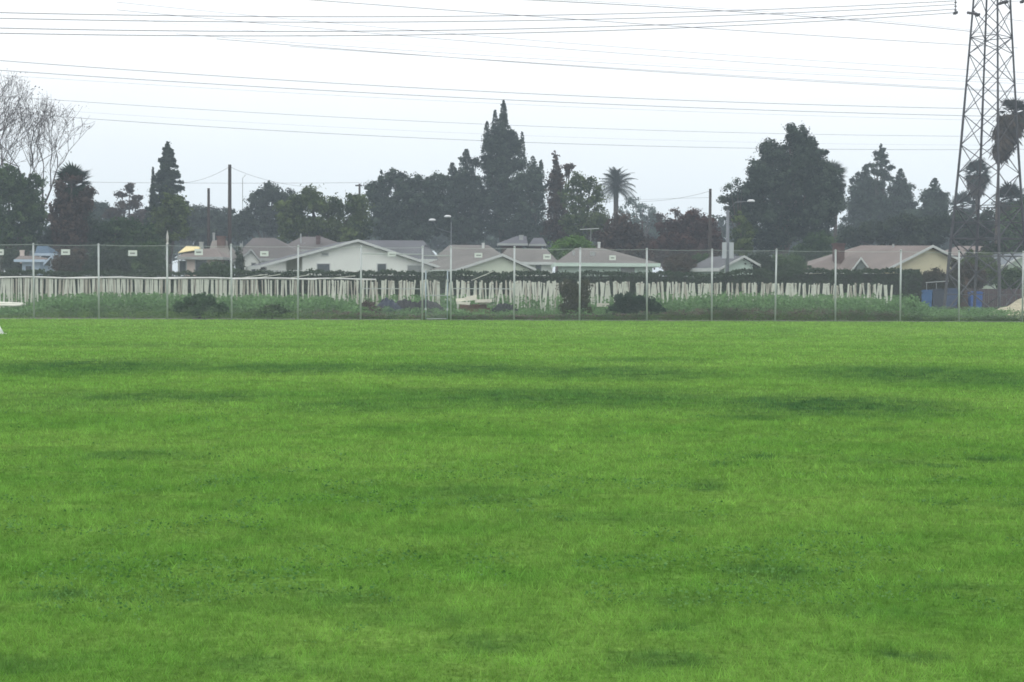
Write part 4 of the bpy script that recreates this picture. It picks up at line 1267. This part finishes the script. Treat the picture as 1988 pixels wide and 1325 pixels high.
# ------------------------------------------------------------------ things lying about behind the fence
def lump(name, label, cat, D, pts, mat, seed, thick=.8):
    """crumpled low heap whose upper outline follows picture points"""
    r2 = random.Random(seed)
    ps = [at(x, y, D) for x, y in pts]
    x0_, x1_ = ps[0].x, ps[-1].x
    nx, ny = 26, 8
    vs, fs = [], []
    xs = [p.x for p in ps]; zs = [p.z for p in ps]
    for j in range(ny + 1):
        v = j / ny
        for i in range(nx + 1):
            x = x0_ + (x1_ - x0_) * i / nx
            z = float(np.interp(x, xs, zs))
            pr = math.sin(math.pi * (v * .96 + .02)) ** .6
            vs.append((x + r2.uniform(-.04, .04), D - thick / 2 + thick * v, max(0, z * pr * r2.uniform(.88, 1.06)) if 0 < j < ny else -.02))
    for j in range(ny):
        for i in range(nx):
            a = j * (nx + 1) + i
            fs.append((a, a + 1, a + nx + 2, a + nx + 1))
    ob = MB().add(vs, fs).build(name, mat)
    return tag(ob, label, cat)


lump('blue_tarp', 'crumpled dark blue tarp heap left of the fence gate', 'tarp', 92, [(726, 600), (738, 586), (748, 579), (760, 581), (772, 592), (782, 600)], pmat('tarp_blue', (.014, .022, .045), .6, .3, 3), 1, 1.2)
lump('black_tarp', 'long crumpled black tarp heap behind the fence gate', 'tarp', 92.8, [(762, 598), (772, 585), (790, 581), (808, 587), (822, 579), (838, 585), (850, 589), (862, 600)], pmat('tarp_black', (.008, .008, .011), .7, .3, 3), 2, 1.2)
lump('dark_heap', 'small dark heap right of the pale planks', 'heap', 93, [(955, 602), (966, 592), (980, 588), (995, 592), (1006, 602)], pmat('heap_dark', (.012, .016, .016), .8, .3, 3), 3, 1.0)
lump('straw_pile', 'pale straw-coloured heap at the right edge', 'heap', 100, [(1925, 612), (1938, 600), (1955, 596), (1968, 588), (1985, 578), (2010, 570), (2060, 580), (2100, 612)], pmat('straw', (.42, .38, .27), .9, .3, 6, bump=.4), 4, 4.0)

PL = pmat('plank_pale', (.68, .66, .56), .7, .15, 3)


def plank_heap(label, D, specs, group=None):
    c = at(specs[0][0], 600, D)
    o = thing('plank_heap', label, 'planks', Vector((c.x, D, 0)), group)
    for (x1, y1, x2, y2, w, dy) in specs:
        a, b6 = at(x1, y1, D + dy), at(x2, y2, D + dy + .2)
        hw = w * D / F / 2
        mb = MB()
        mb.slab([a + Vector((0, 0, hw)), b6 + Vector((0, 0, hw)), b6 - Vector((0, 0, hw)), a - Vector((0, 0, hw))], Vector((0, .35, 0)))
        mb.build('plank', PL, o)
    return o


plank_heap('pile of pale planks and scraps right of the fence gate', 92.5, [(885, 583, 925, 580, 6, 0), (905, 580, 925, 576, 7, .5), (922, 585, 955, 584, 6, .2), (886, 588, 912, 590, 5, -.3), (930, 590, 952, 587, 4, .6)])
for px_ in (895, 915, 945):
    pass
o = thing('brick_stack', 'low red-brown stack beneath the pale planks', 'stack', Vector((at(925, 600, 93.4).x, 93.4, 0)))
for k, (xa, xb, yy) in enumerate(((890, 908, 600), (909, 930, 600), (931, 952, 600), (893, 915, 593), (916, 945, 593))):
    a, b7 = at(xa, yy + (4 if yy == 600 else 0), 93.4), at(xb, yy, 93.4)
    z0 = 0 if yy == 600 else at(900, 598, 93.4).z
    z1 = at(900, 598, 93.4).z - .01 if yy == 600 else at(900, 591, 93.4).z
    MB().box((a.x, 93.4, z0), (b7.x, 93.9, z1)).build('block', pmat('block_brown', (.20, .12, .09), .9, .2, 3), o)
p, q = at(-40, 589, 93), at(45, 591, 93)
ob = MB().tube([p, p.lerp(q, .5) + Vector((0, 0, .02)), q], .085, 8).build('white_roll', pmat('roll_white', (.78, .78, .68), .7, .1, 2), None, True)
tag(ob, 'long rolled white sheeting lying in weeds at left edge', 'roll')
ob = MB().tube([at(-30, 592.5, 92.8), at(30, 593.5, 92.8), at(42, 592.5, 92.8)], .06, 7).build('white_pipe', pmat('roll_white', (.78, .78, .68), .7, .1, 2), None, True)
tag(ob, 'thinner white pipe lying below the rolled sheeting', 'pipe')
a, b8 = at(1158, 593, 90), at(1182, 596, 90)
ob = MB().box((a.x, 89.6, b8.z), (b8.x, 89.75, at(1170, 589, 90).z)).build('white_board', PL)
tag(ob, 'short white board between the two dark bushes', 'board')
rw = MB().box((-.5, 0, 0), (.1, .04, .12))

# blue bins and tarped frame at the right
BLUE = pmat('plastic_blue', (.03, .10, .34), .45, .12, 2)
BLUED = pmat('plastic_blue_dull', (.04, .12, .28), .6, .2, 2)


def bin_(label, D, x1, x2, y1, y2, mat, depth=.7, group=None):
    a, b9 = at(x1, y2, D), at(x2, y1, D)
    cx = (a.x + b9.x) / 2; hw = (b9.x - a.x) / 2; top = b9.z; bot = max(0, a.z * 0)
    o = thing('bin', label, 'bin', Vector((cx, D, 0)), group)
    t = .86
    mb = MB().add([(cx - hw * t, D + .05, .06), (cx + hw * t, D + .05, .06), (cx + hw * t, D + depth - .05, .06), (cx - hw * t, D + depth - .05, .06),
                   (cx - hw, D, top - .12), (cx + hw, D, top - .12), (cx + hw, D + depth, top - .12), (cx - hw, D + depth, top - .12)],
                  [(0, 3, 2, 1), (4, 5, 6, 7), (0, 1, 5, 4), (1, 2, 6, 5), (2, 3, 7, 6), (3, 0, 4, 7)])
    mb.build('body', mat, o)
    mb = MB().box((cx - hw - .02, D - .03, top - .118), (cx + hw + .02, D + depth + .03, top - .04))
    mb.box((cx - hw * .8, D + .03, top - .038), (cx + hw * .8, D + depth - .03, top))
    mb.build('lid', mat, o)
    MB().tube([(cx - hw, D + depth + .06, top - .14), (cx + hw, D + depth + .06, top - .14)], .02, 6).build('handle', mat, o)
    MB().box((cx - hw * .95, D - .012, top * .52), (cx + hw * .95, D + .015, top * .52 + .05)).build('rib', mat, o)
    for s in (-1, 1):
        MB().tube([(cx + s * hw * .8 - .03, D + depth * .8, .1), (cx + s * hw * .8 + .03, D + depth * .8, .1)], .1, 10).build('wheel', pmat('rubber', (.02, .02, .02), .8, .1, 2), o)
    return o


BD = 118.0
bin_('bright blue wheeled bin standing alone right of the pylon leg', BD, 1884, 1908, 566, 601, BLUE)
bin_('dull blue bin at the left end of the dark bin row', BD, 1789, 1810, 563, 600, BLUED)
bin_('dark slate bin second in the row', BD, 1811, 1835, 561, 600, pmat('plastic_slate', (.035, .045, .07), .6, .2, 2))
bin_('blue-grey bin right end of the row behind a fence post', BD, 1836, 1860, 560, 600, pmat('plastic_bluegrey', (.05, .08, .16), .6, .2, 2))
o = thing('pipe_frame', 'thin metal frame standing above the row of bins', 'frame', Vector((at(1818, 600, 119.2).x, 119.2, 0)))
for x in (1799, 1818, 1838):
    p = at(x, 550, 119.2)
    MB().tube([(p.x, 119.2, 0), p], .025, 5).build('upright', TRIMD, o)
MB().tube([at(1797, 549, 119.2), at(1842, 546, 119.2)], .025, 5).build('crossbar', TRIM, o)

# white cone on the field
p = at(-4, 651, 57)
o = thing('field_marker', 'small white cone marker on the grass at the left edge', 'marker cone', Vector((p.x, 57, 0)))
MB().tube([(p.x, 57, .03), (p.x, 57, .33)], [.2, .03], 14).build('cone', pmat('plastic_white', (.8, .82, .8), .5, .03, 2), o, True)
MB().box((p.x - .22, 56.78, .0), (p.x + .22, 57.22, .028)).build('base', pmat('plastic_white', (.8, .82, .8), .5, .03, 2), o)

# ------------------------------------------------------------------ chain-link fence
GALV = pmat('galvanised', (.42, .45, .45), .5, .1, 4, .1)
WIRE = pmat('wire_galvanised', (.42, .46, .44), .5, .05, 4, .3)
posts = [-59, 66, 192, 325, 450, 578, 700, 820, 875, 998, 1125, 1256, 1382, 1505, 1622, 1748, 1862, 1985, 2105]
fl = at(994, 620, fence_D(994))
fence = thing('chain_link_fence', 'tall chain-link fence with grey steel posts along the far edge of the grass', 'fence', Vector((fl.x, fl.y, 0)))


def fpt(px):
    # point of the fence line (straight in plan) seen in column px
    d = fw + rt * ((px - W / 2) / F) - up * ((600 - H / 2) / F)
    # intersect ray plan with line FL-FR
    ax, ay = FL.x, FL.y; bx, by = FR.x - FL.x, FR.y - FL.y
    t = (ax * by - ay * bx) / (d.x * by - d.y * bx)
    return Vector((d.x * t, d.y * t, 0))


PH = 3.55
ptop = {}
fd = (FR - FL).normalized(); fd.z = 0
for i, px in enumerate(posts):
    b_ = fpt(px)
    r = .046
    h = PH
    if px in (820, 875): h = PH + .02
    lean = Vector((math.sin(px * 1.7) * .035, math.sin(px * 2.9) * .02, 0)) if px not in (820, 875) else Vector()
    h += math.sin(px * 3.3) * .025
    mb = MB().tube([b_, b_ + lean + Vector((0, 0, h))], r, 10)
    pst = mb.build('post', GALV, fence, True)
    MB().tube([b_ + lean + Vector((0, 0, h)), b_ + lean + Vector((0, 0, h + .05)), b_ + lean + Vector((0, 0, h + .08))], [r * 1.25, r * 1.1, r * .3], 10).build('post_cap', GALV, pst, True)


def wire_panel(A, B, h, pitch, wr, parent, name='wire_mesh', z0=.03):
    L = (B - A).length; d = (B - A) / L
    nrm = Vector((-d.y, d.x, 0))
    mb = MB()
    k = -h
    off = -nrm * .05
    while k < L:
        for s in (1, -1):
            # line from (k,0) to (k+h,h), clipped to the bay
            u0, v0, u1, v1 = k, 0, k + h, h
            if s < 0:
                u0, u1 = k + h, k
            def clip(u0, v0, u1, v1):
                t0, t1 = 0., 1.
                du = u1 - u0
                if du > 0: t0 = max(t0, -u0 / du); t1 = min(t1, (L - u0) / du)
                else: t0 = max(t0, (L - u0) / du); t1 = min(t1, -u0 / du)
                return (t0, t1) if t1 > t0 + .002 else None
            c = clip(u0, v0, u1, v1)
            if c:
                t0, t1 = c
                P = A + off * (1 if s > 0 else .9) + d * (u0 + (u1 - u0) * t0) + Vector((0, 0, z0 + h * t0))
                Q = A + off * (1 if s > 0 else .9) + d * (u0 + (u1 - u0) * t1) + Vector((0, 0, z0 + h * t1))
                mb.tube([P, Q], wr, 3, cap=False)
        k += pitch
    o = mb.build(name, WIRE, parent)
    return o


for a, b_ in zip(posts[:-1], posts[1:]):
    if (a, b_) == (820, 875):
        continue
    A, B = fpt(a), fpt(b_)
    wire_panel(A + fd * .046, B - fd * .046, PH - .05, .085, .0012, fence)
    off = Vector((fd.y, -fd.x, 0)) * .055
    for z, nm, r in ((PH - .02, 'top_wire', .008), (.05, 'bottom_wire', .005)):
        sg = .03 if nm == 'top_wire' else .02
        MB().tube([(A + fd * .05).lerp(B - fd * .05, k / 6) + off + Vector((0, 0, z - sg * math.sin(math.pi * k / 6))) for k in range(7)], r, 5).build(nm, WIRE, fence)
for a, b_, z in ((700, 820, at(760, 494, 85.3).z), (820, 875, at(845, 497, 85.5).z), (700, 820, at(760, 561, 85.3).z), (875, 998, at(930, 561, 85.8).z)):
    A, B = fpt(a), fpt(b_)
    MB().tube([A + fd * .047 + Vector((0, 0, z)), B - fd * .047 + Vector((0, 0, z))], .022, 6).build('rail', GALV, fence)

# gate
A, B = fpt(820), fpt(875)
gate = thing('fence_gate', 'narrow steel-framed chain-link gate between paired posts', 'gate', A.lerp(B, .5))
gt = at(848, 526, 85.4).z
g0, g1 = A + fd * .16, B - fd * .16
for P in (g0, g1):
    MB().tube([P + Vector((0, 0, .05)), P + Vector((0, 0, gt))], .034, 8).build('frame_upright', pmat('galvanised_blue', (.36, .43, .47), .5, .1, 4, .3), gate, True)
for z in (.08, at(848, 574, 85.4).z, gt):
    MB().tube([g0 + fd * .03 + Vector((0, 0, z)), g1 - fd * .03 + Vector((0, 0, z))], .024, 8).build('frame_rail', GALV, gate, True)
wire_panel(g0 + fd * .03, g1 - fd * .03, gt - .1, .085, .0026, gate)
for P, s in ((g0, -1), (g1, 1)):
    for z in (.5, 1.9):
        MB().box((P.x - .05, P.y - .05, z), (P.x + .05, P.y + .05, z + .1)).build('hinge' if s < 0 else 'latch', GALV, gate)
wire_panel(A + fd * .05 + Vector((0, 0, gt)), B - fd * .05 + Vector((0, 0, gt)), PH - gt - .1, .085, .0026, fence, 'wire_mesh', .02)

# small white notice plates hung on the mesh
PLATE = pmat('plate_white', (.62, .64, .64), .5, .03, 2)
INK = pmat('plate_print', (.12, .12, .13), .6, .05, 2)
for px, py, wpx, hpx, where in ((0, 490, 16, 11, 'at the left picture edge'), (128, 490, 17, 11, 'in front of the shaggy palm'), (258, 492, 17, 11, 'in front of the mid-green tree'), (386, 490, 16, 12, 'in front of the pink cottage'),
                                (513, 493, 16, 10, 'in front of the broad brown roof'), (760, 494, 16, 8, 'beside the rail on the large white gable'), (928, 496, 15, 9, 'in front of the cream gable roof'),
                                (1061, 499, 15, 10, 'in front of the long tan roof'), (1188, 501, 13, 9, 'in front of the wide tan hip roof')):
    c = fpt(px) ; D = c.y
    z = at(px, py, D).z
    hw, hh = wpx * D / F / 2, hpx * D / F / 2
    nrm = Vector((fd.y, -fd.x, 0))
    c = c + nrm * .07
    o = thing('fence_sign', 'small white notice plate on the fence ' + where, 'sign', Vector((c.x, c.y, z)), 'notice plates along the fence')
    P = [c - fd * hw + Vector((0, 0, z - hh)), c + fd * hw + Vector((0, 0, z - hh)), c + fd * hw + Vector((0, 0, z + hh)), c - fd * hw + Vector((0, 0, z + hh))]
    MB().slab(P, nrm * .006).build('plate', PLATE, o)
    mb = MB()
    rr = random.Random(px)
    # unreadable small dark print in the middle of the plate
    x = -hw * .55
    while x < hw * .5:
        w_ = rr.uniform(.03, .055)
        f0 = nrm * .008
        a = c + fd * x + f0; b_ = c + fd * (x + w_) + f0
        mb.add([a + Vector((0, 0, z - hh * .3)), b_ + Vector((0, 0, z - hh * .3)), b_ + Vector((0, 0, z + hh * .22)), a + Vector((0, 0, z + hh * .22))], [(0, 1, 2, 3)])
        x += w_ + .015
    mb.build('print', INK, o)

# ------------------------------------------------------------------ poles and lamps
WOODP = pmat('pole_wood', (.045, .037, .034), .9, .2, 2)


def pole(label, D, px, top, r, extras=None):
    p = at(px, top, D)
    o = thing('utility_pole', label, 'pole', Vector((p.x, D, 0)))
    MB().tube([(p.x, D, -.2), (p.x, D, p.z)], [r * 1.25, r * .85], 9).build('shaft', WOODP, o, True)
    return o, p


o, pA = pole('tall dark wooden utility pole left of centre', 148, 446, 320, .16)
MB().tube([(pA.x - .1, 148, pA.z - .25), (pA.x + .18, 148, pA.z - .25)], .05, 6).build('insulator', TRIMD, o)
MB().box((pA.x - .06, 147.7, pA.z - .45), (pA.x + .06, 148.3, pA.z - .38)).build('crossarm', WOODP, o)
o, pB = pole('shorter dark wooden pole beside the tallest pole', 150, 405, 366, .13)
MB().box((pB.x - .08, 149.8, pB.z - .3), (pB.x + .08, 150.2, pB.z - .18)).build('bracket', WOODP, o)
o, pC = pole('dark wooden utility pole before the russet tree', 146, 1379, 367, .13)
MB().box((pC.x - .06, 145.7, pC.z - .4), (pC.x + .06, 146.3, pC.z - .3)).build('crossarm', WOODP, o)
o, pD = pole('distant pole top with small crossarm above the olive tree', 232, 698, 357, .16)
MB().box((pD.x - .55, 231.9, pD.z - .35), (pD.x + .35, 232.1, pD.z - .15)).build('crossarm', WOODP, o)
p = at(471, 346, 250)
o = thing('aerial_mast', 'very thin hazy mast right of the tallest pole', 'mast', Vector((p.x, 250, 0)))
MB().tube([(p.x, 250, 0), p], .05, 5).build('shaft', TRIMD, o)
MB().tube([p, at(477, 340, 250)], .04, 5).build('tip', TRIMD, o)
o, pE = pole('distant dark pole rising behind the russet tree', 215, 1247, 428, .13)
MB().box((pE.x - .5, 214.9, pE.z - .3), (pE.x + .5, 215.1, pE.z - .18)).build('crossarm', WOODP, o)

LAMPM = pmat('lamp_metal', (.15, .165, .18), .5, .08, 2, .2)


def street_lamp(label, D, px, top, head_px, head_py, arm_mid, r=.07, base_y=560):
    p = at(px, top, D)
    o = thing('street_lamp', label, 'street lamp', Vector((p.x, D, 0)))
    MB().tube([(p.x, D, 0), (p.x, D, p.z)], [r * 1.3, r * .8], 8).build('shaft', LAMPM, o, True)
    h = at(head_px, head_py, D - .2)
    m = at(*arm_mid, D - .1)
    MB().tube([(p.x, D, p.z - .05), m, h], [.035, .03, .03], 6).build('arm', LAMPM, o, True)
    mb = MB()
    hl = .27
    s = 1 if head_px > px else -1
    pts = [h + Vector((-hl, 0, 0)), h + Vector((-hl * .5, 0, .03)), h + Vector((hl * .5, 0, .03)), h + Vector((hl, 0, 0))]
    mb.tube(pts, [.04, .09, .09, .05], 8)
    mb.build('lamp_head', pmat('lamp_head_white', (.75, .76, .78), .4, .05, 2), o, True)
    return o


o = street_lamp('slender grey lamp post with two white heads on arms', 140, 876, 430, 869, 421, (874, 423), .04)
_p = at(875, 452, 140); _h = at(839, 428, 139.5)
MB().tube([_p, at(848, 443, 139.8), at(843, 433, 139.6), _h], .025, 6).build('arm', LAMPM, o, True)
MB().tube([_h + Vector((-.27, 0, 0)), _h + Vector((-.14, 0, .03)), _h + Vector((.14, 0, .03)), _h + Vector((.27, 0, 0))], [.04, .09, .09, .05], 8).build('lamp_head', pmat('lamp_head_white', (.75, .76, .78), .4, .05, 2), o, True)
o = street_lamp('tall street lamp with curved arm and two white side panels', 128, 1413, 408, 1458, 391, (1428, 393), .13)
for s in (-1, 1):
    a = at(1413 + s * 7, 502, 127.7); b_ = at(1413 + s * 7, 471, 127.7)
    hw = 4.2 * 128 / F
    MB().box((a.x - hw, 127.66, a.z), (a.x + hw, 127.72, b_.z)).build('side_panel', pmat('panel_white', (.42, .46, .47), .5, .05, 2), o)
p = at(325, 448, 130)
o = thing('garden_lamp_post', 'slim post with pale pointed lantern right of the green trees', 'lamp post', Vector((p.x, 130, 0)))
q = at(325, 474, 130)
MB().tube([(p.x, 130, 0), (p.x, 130, q.z)], .05, 8).build('post', LAMPM, o)
MB().tube([q, q + Vector((0, 0, .1)), q + Vector((0, 0, .45)), p - Vector((0, 0, .25)), p], [.12, .06, .10, .06, .015], 8).build('lantern', pmat('lantern_pale', (.5, .5, .45), .5, .1, 2), o)
# small satellite dish
p = at(122, 480, 150)

# ------------------------------------------------------------------ pylon
STEEL = pmat('pylon_steel', (.062, .062, .072), .6, .15, 2, .1)
TD = 113.0
tc0 = at(1916, 560, TD); tcx = tc0.x
pyl = thing('pylon', 'tall steel lattice transmission pylon at the right edge', 'pylon', Vector((tcx, TD, 0)))
zt = at(1917, 0, TD).z          # height seen at the top of the frame
phi = R(1.3)


def zpy(py):
    return at(1917, py, TD).z


def rad(z):
    # half diagonal of the square plan against height
    return float(np.interp(z, [0, zpy(460), zpy(300), zpy(0), 33], [2.80, 2.36, 1.89, 1.18, .4]))


def cxz(z):
    return tcx + float(np.interp(z, [0, zt], [0, 0.07]))


def corner(k, z):
    a = phi + math.pi / 2 * k + math.pi
    return Vector((cxz(z) + rad(z) * math.cos(a), TD + rad(z) * math.sin(a), z))


zs = [0, zpy(532), zpy(464), zpy(401), zpy(338), zpy(282), zpy(223), zpy(162), zpy(105), zpy(73), zpy(20)]
z = zs[-1]
while z < 32:
    z += 1.8; zs.append(min(z, 32.8))
for k in range(4):
    pts = [corner(k, z) for z in zs]
    MB().tube(pts, [.10 if z < 6 else .08 if z < 14 else .065 for z in zs], 4).build('leg', STEEL, pyl)
for i in range(len(zs) - 1):
    za, zb = zs[i], zs[i + 1]
    for k in range(4):
        k2 = (k + 1) % 4
        a, b_, c, d = corner(k, za), corner(k2, za), corner(k, zb), corner(k2, zb)
        r = .042 if za < 6 else .03
        MB().tube([a, d], r, 4).build('brace', STEEL, pyl)
        MB().tube([b_ + Vector((0, 0, 0)), c], r, 4).build('brace', STEEL, pyl)
        if i in (2, 9) or (i > 10 and i % 2 == 0) or i == 3:
            MB().tube([a, b_], r, 4).build('strut', STEEL, pyl)
        # redundant half braces in the tall lower panels
        if i < 3:
            m = (a + b_ + c + d) / 4
            MB().tube([a.lerp(c, .5), m], r * .7, 4).build('sub_brace', STEEL, pyl)
            MB().tube([b_.lerp(d, .5), m], r * .7, 4).build('sub_brace', STEEL, pyl)
# cross arms above the frame, insulator strings hanging from them
INS = pmat('insulator', (.10, .09, .10), .3, .1, 2)
ARMS = ((22.4, 3.4), (26.0, 4.2), (29.6, 3.2))
tips = []
for (za, ln) in ARMS:
    for s in (-1, 1):
        ax = Vector((math.cos(phi * 0) * s, 0, 0))
        tip = Vector((cxz(za) + s * (ln), TD, za + .45))
        for k in range(4):
            c = corner(k, za)
            if (c.x - cxz(za)) * s > 0:
                MB().tube([c, tip], .04, 4).build('arm_member', STEEL, pyl)
                MB().tube([corner(k, za + 1.3), tip], .035, 4).build('arm_member', STEEL, pyl)
        tips.append(tip)


def insulator(top, bot, label, n=9):
    o = thing('insulator_string', label, 'insulator', top, 'insulator strings on the pylon')
    d = bot - top
    mb = MB().tube([top, bot], .03, 6)
    for k in range(n):
        c = top + d * ((k + .5) / n)
        u = d.normalized() * .03
        mb.tube([c - u, c + u], [.10, .07], 8)
    mb.build('discs', INS, o)
    MB().box((bot.x - .09, bot.y - .3, bot.z - .12), (bot.x + .09, bot.y + .3, bot.z + .02)).build('clamp', STEEL, o)
    return o


wl = at(1855, 24, TD)
insulator(Vector((wl.x, TD, 22.9)), Vector((wl.x, TD, wl.z)), 'dark insulator string hanging left of the pylon', 14)
a_ = corner(0, zpy(22)); a2 = corner(1, zpy(22))
mb = MB()
wr_ = at(1985, 2, TD)
insulator(Vector((wr_.x, TD, 22.9)), Vector((wr_.x, TD, wr_.z)), 'dark insulator string at the right picture corner', 12)
# horizontal strings and jumper hardware on the tower body
for (x1, y1, x2, y2, lab) in ((1878, 25, 1898, 28, 'short slanting insulator on the left pylon leg'), (1940, 8, 1953, 3, 'short slanting insulator on the right pylon leg')):
    insulator(at(x1, y1, TD - 1.5), at(x2, y2, TD - .8), lab, 6)

# ------------------------------------------------------------------ wires
WM = pmat('cable_grey', (.05, .05, .055), .6, .05, 1)


def wire(label, P, r, group, n=40, ext=(0, 1)):
    """P: three (px, py, D); a parabola through them, extended a little past the frame"""
    A, B, C = [at(*p) for p in P]
    tb = (B - A).length / ((B - A).length + (C - B).length)
    pts = []
    for i in range(n + 1):
        t = ext[0] + (ext[1] - ext[0]) * i / n
        l0 = (t - tb) * (t - 1) / (tb)
        l1 = t * (t - 1) / (tb * (tb - 1))
        l2 = t * (t - tb) / (1 - tb)
        pts.append(A * l0 + B * l1 + C * l2)
    ob = MB().tube(pts, r, 5).build('power_line', WM, None, True)
    return tag(ob, label, 'power line', group)


G1 = 'near conductors slung from the pylon'
wire('near conductor, uppermost of the four nearly level lines', [(0, 25, 92), (988, 31, 102), (1855, 2, TD)], .018, G1, ext=(-.15, 1))
wire('near conductor, second of the four nearly level lines', [(0, 36, 92), (988, 41, 102), (1855, 9, TD)], .018, G1, ext=(-.15, 1))
wire('near conductor, third of the four nearly level lines', [(0, 55, 93), (988, 57, 103), (1855, 18, TD)], .019, G1, ext=(-.15, 1))
wire('near conductor, lowest of the four nearly level lines', [(0, 65, 93), (988, 65, 103), (1855, 25, TD)], .019, G1, ext=(-.15, 1))
G2 = 'conductors falling from upper left to the pylon'
wire('thin line falling from top centre, crossing the level lines first', [(600, 0, 150), (1260, 48, 165), (1880, 88, 185)], .024, G2, ext=(-.1, 1.1))
wire('thin line entering at the top right of centre', [(960, -3, 150), (1500, 28, 165), (1880, 61, 185)], .028, G2, ext=(-.1, 1.1))
wire('thin line entering at the top just above its twin', [(1020, -3, 152), (1500, 24, 167), (1880, 58, 187)], .012, G2, ext=(-.1, 1.1))
wire('single sagging line above the mid-sky pair', [(420, 76, 172), (1000, 121, 190), (1865, 174, 215)], .023, G2, ext=(0, 1.1))
wire('faint thread-like line above the single sagging line', [(400, 22, 200), (1000, 76, 215), (1868, 135, 235)], .018, G2, ext=(-.1, 1.1))
wire('second faint thread-like line above the single sagging line', [(400, 36, 200), (1000, 88, 215), (1868, 148, 235)], .022, G2, ext=(-.1, 1.1))
wire('third faint thread-like line just above the sagging line', [(400, 52, 200), (1000, 104, 215), (1868, 154, 235)], .009, G2, ext=(-.1, 1.1))
wire('broken-looking faint line below the single sagging line', [(500, 78, 190), (1000, 112, 205), (1868, 158, 225)], .016, G2, ext=(-.1, 1.1))
wire('lowest faint line above the upper far pair', [(700, 100, 190), (1200, 133, 205), (1868, 172, 225)], .018, G2, ext=(-.1, 1.1))
G3 = 'far conductors in two pairs'
wire('upper line of the upper far pair', [(0, 118, 215), (1000, 181, 240), (1868, 211, 260)], .033, G3, ext=(-.1, 1.12))
wire('lower line of the upper far pair', [(60, 141, 215), (1000, 195, 240), (1868, 225, 260)], .033, G3, ext=(-.1, 1.12))
wire('faint line just under the upper far pair', [(60, 150, 225), (1000, 203, 250), (1868, 233, 270)], .014, G3, ext=(-.1, 1.12))
wire('upper line of the lower far pair', [(130, 196, 225), (1000, 244, 250), (1868, 265, 270)], .022, G3, ext=(-.15, 1.12))
wire('lower line of the lower far pair', [(160, 230, 225), (1000, 276, 250), (1868, 291, 270)], .025, G3, ext=(-.15, 1.12))
wire('faint line between the lower far pair', [(160, 218, 235), (1000, 263, 260), (1868, 282, 280)], .009, G3, ext=(-.15, 1.12))
G4 = 'low service wires between wooden poles'
wire('service wire drooping left from the tallest pole', [(446, 324, 148), (400, 346, 165), (345, 355, 190)], .014, G4)
wire('service wire drooping right from the tallest pole', [(446, 324, 148), (500, 345, 170), (600, 364, 210)], .014, G4)
wire('level hazy service wire low over the left trees', [(165, 354, 230), (430, 356, 231), (698, 355, 232)], .020, G4, ext=(-.2, 1))
wire('service wire drooping left from the pole at right', [(1379, 371, 146), (1330, 383, 160), (1230, 392, 190)], .012, G4)
wire('low hazy service wire above the russet tree', [(1379, 384, 146), (1300, 386, 165), (1180, 392, 200)], .009, G4)
wire('upper jumper wire right of the pylon top', [(1951, 36, TD), (1975, 40, TD + 5), (2040, 45, TD + 14)], .014, G4)
wire('short level wire in the top right corner', [(1951, 4, TD), (1985, 2, TD), (2060, 0, TD - 3)], .012, G4)

# ------------------------------------------------------------------ haze
if HAZE:
    hz = MB().box((-260, -30, -1), (260, 420, 60)).build('haze', None) if False else None
    mb = MB().box((-330, -40, -1), (330, 430, 36))
    hm, hn, ho = nodes_of('haze_air')
    v = hn.nodes.new('ShaderNodeVolumePrincipled')
    v.inputs['Color'].default_value = (.78, .90, 1.0, 1)
    v.inputs['Density'].default_value = HAZE
    hn.links.new(v.outputs[0], ho.inputs['Volume'])
    hz = mb.build('haze', hm)
    tag(hz, kind='stuff')
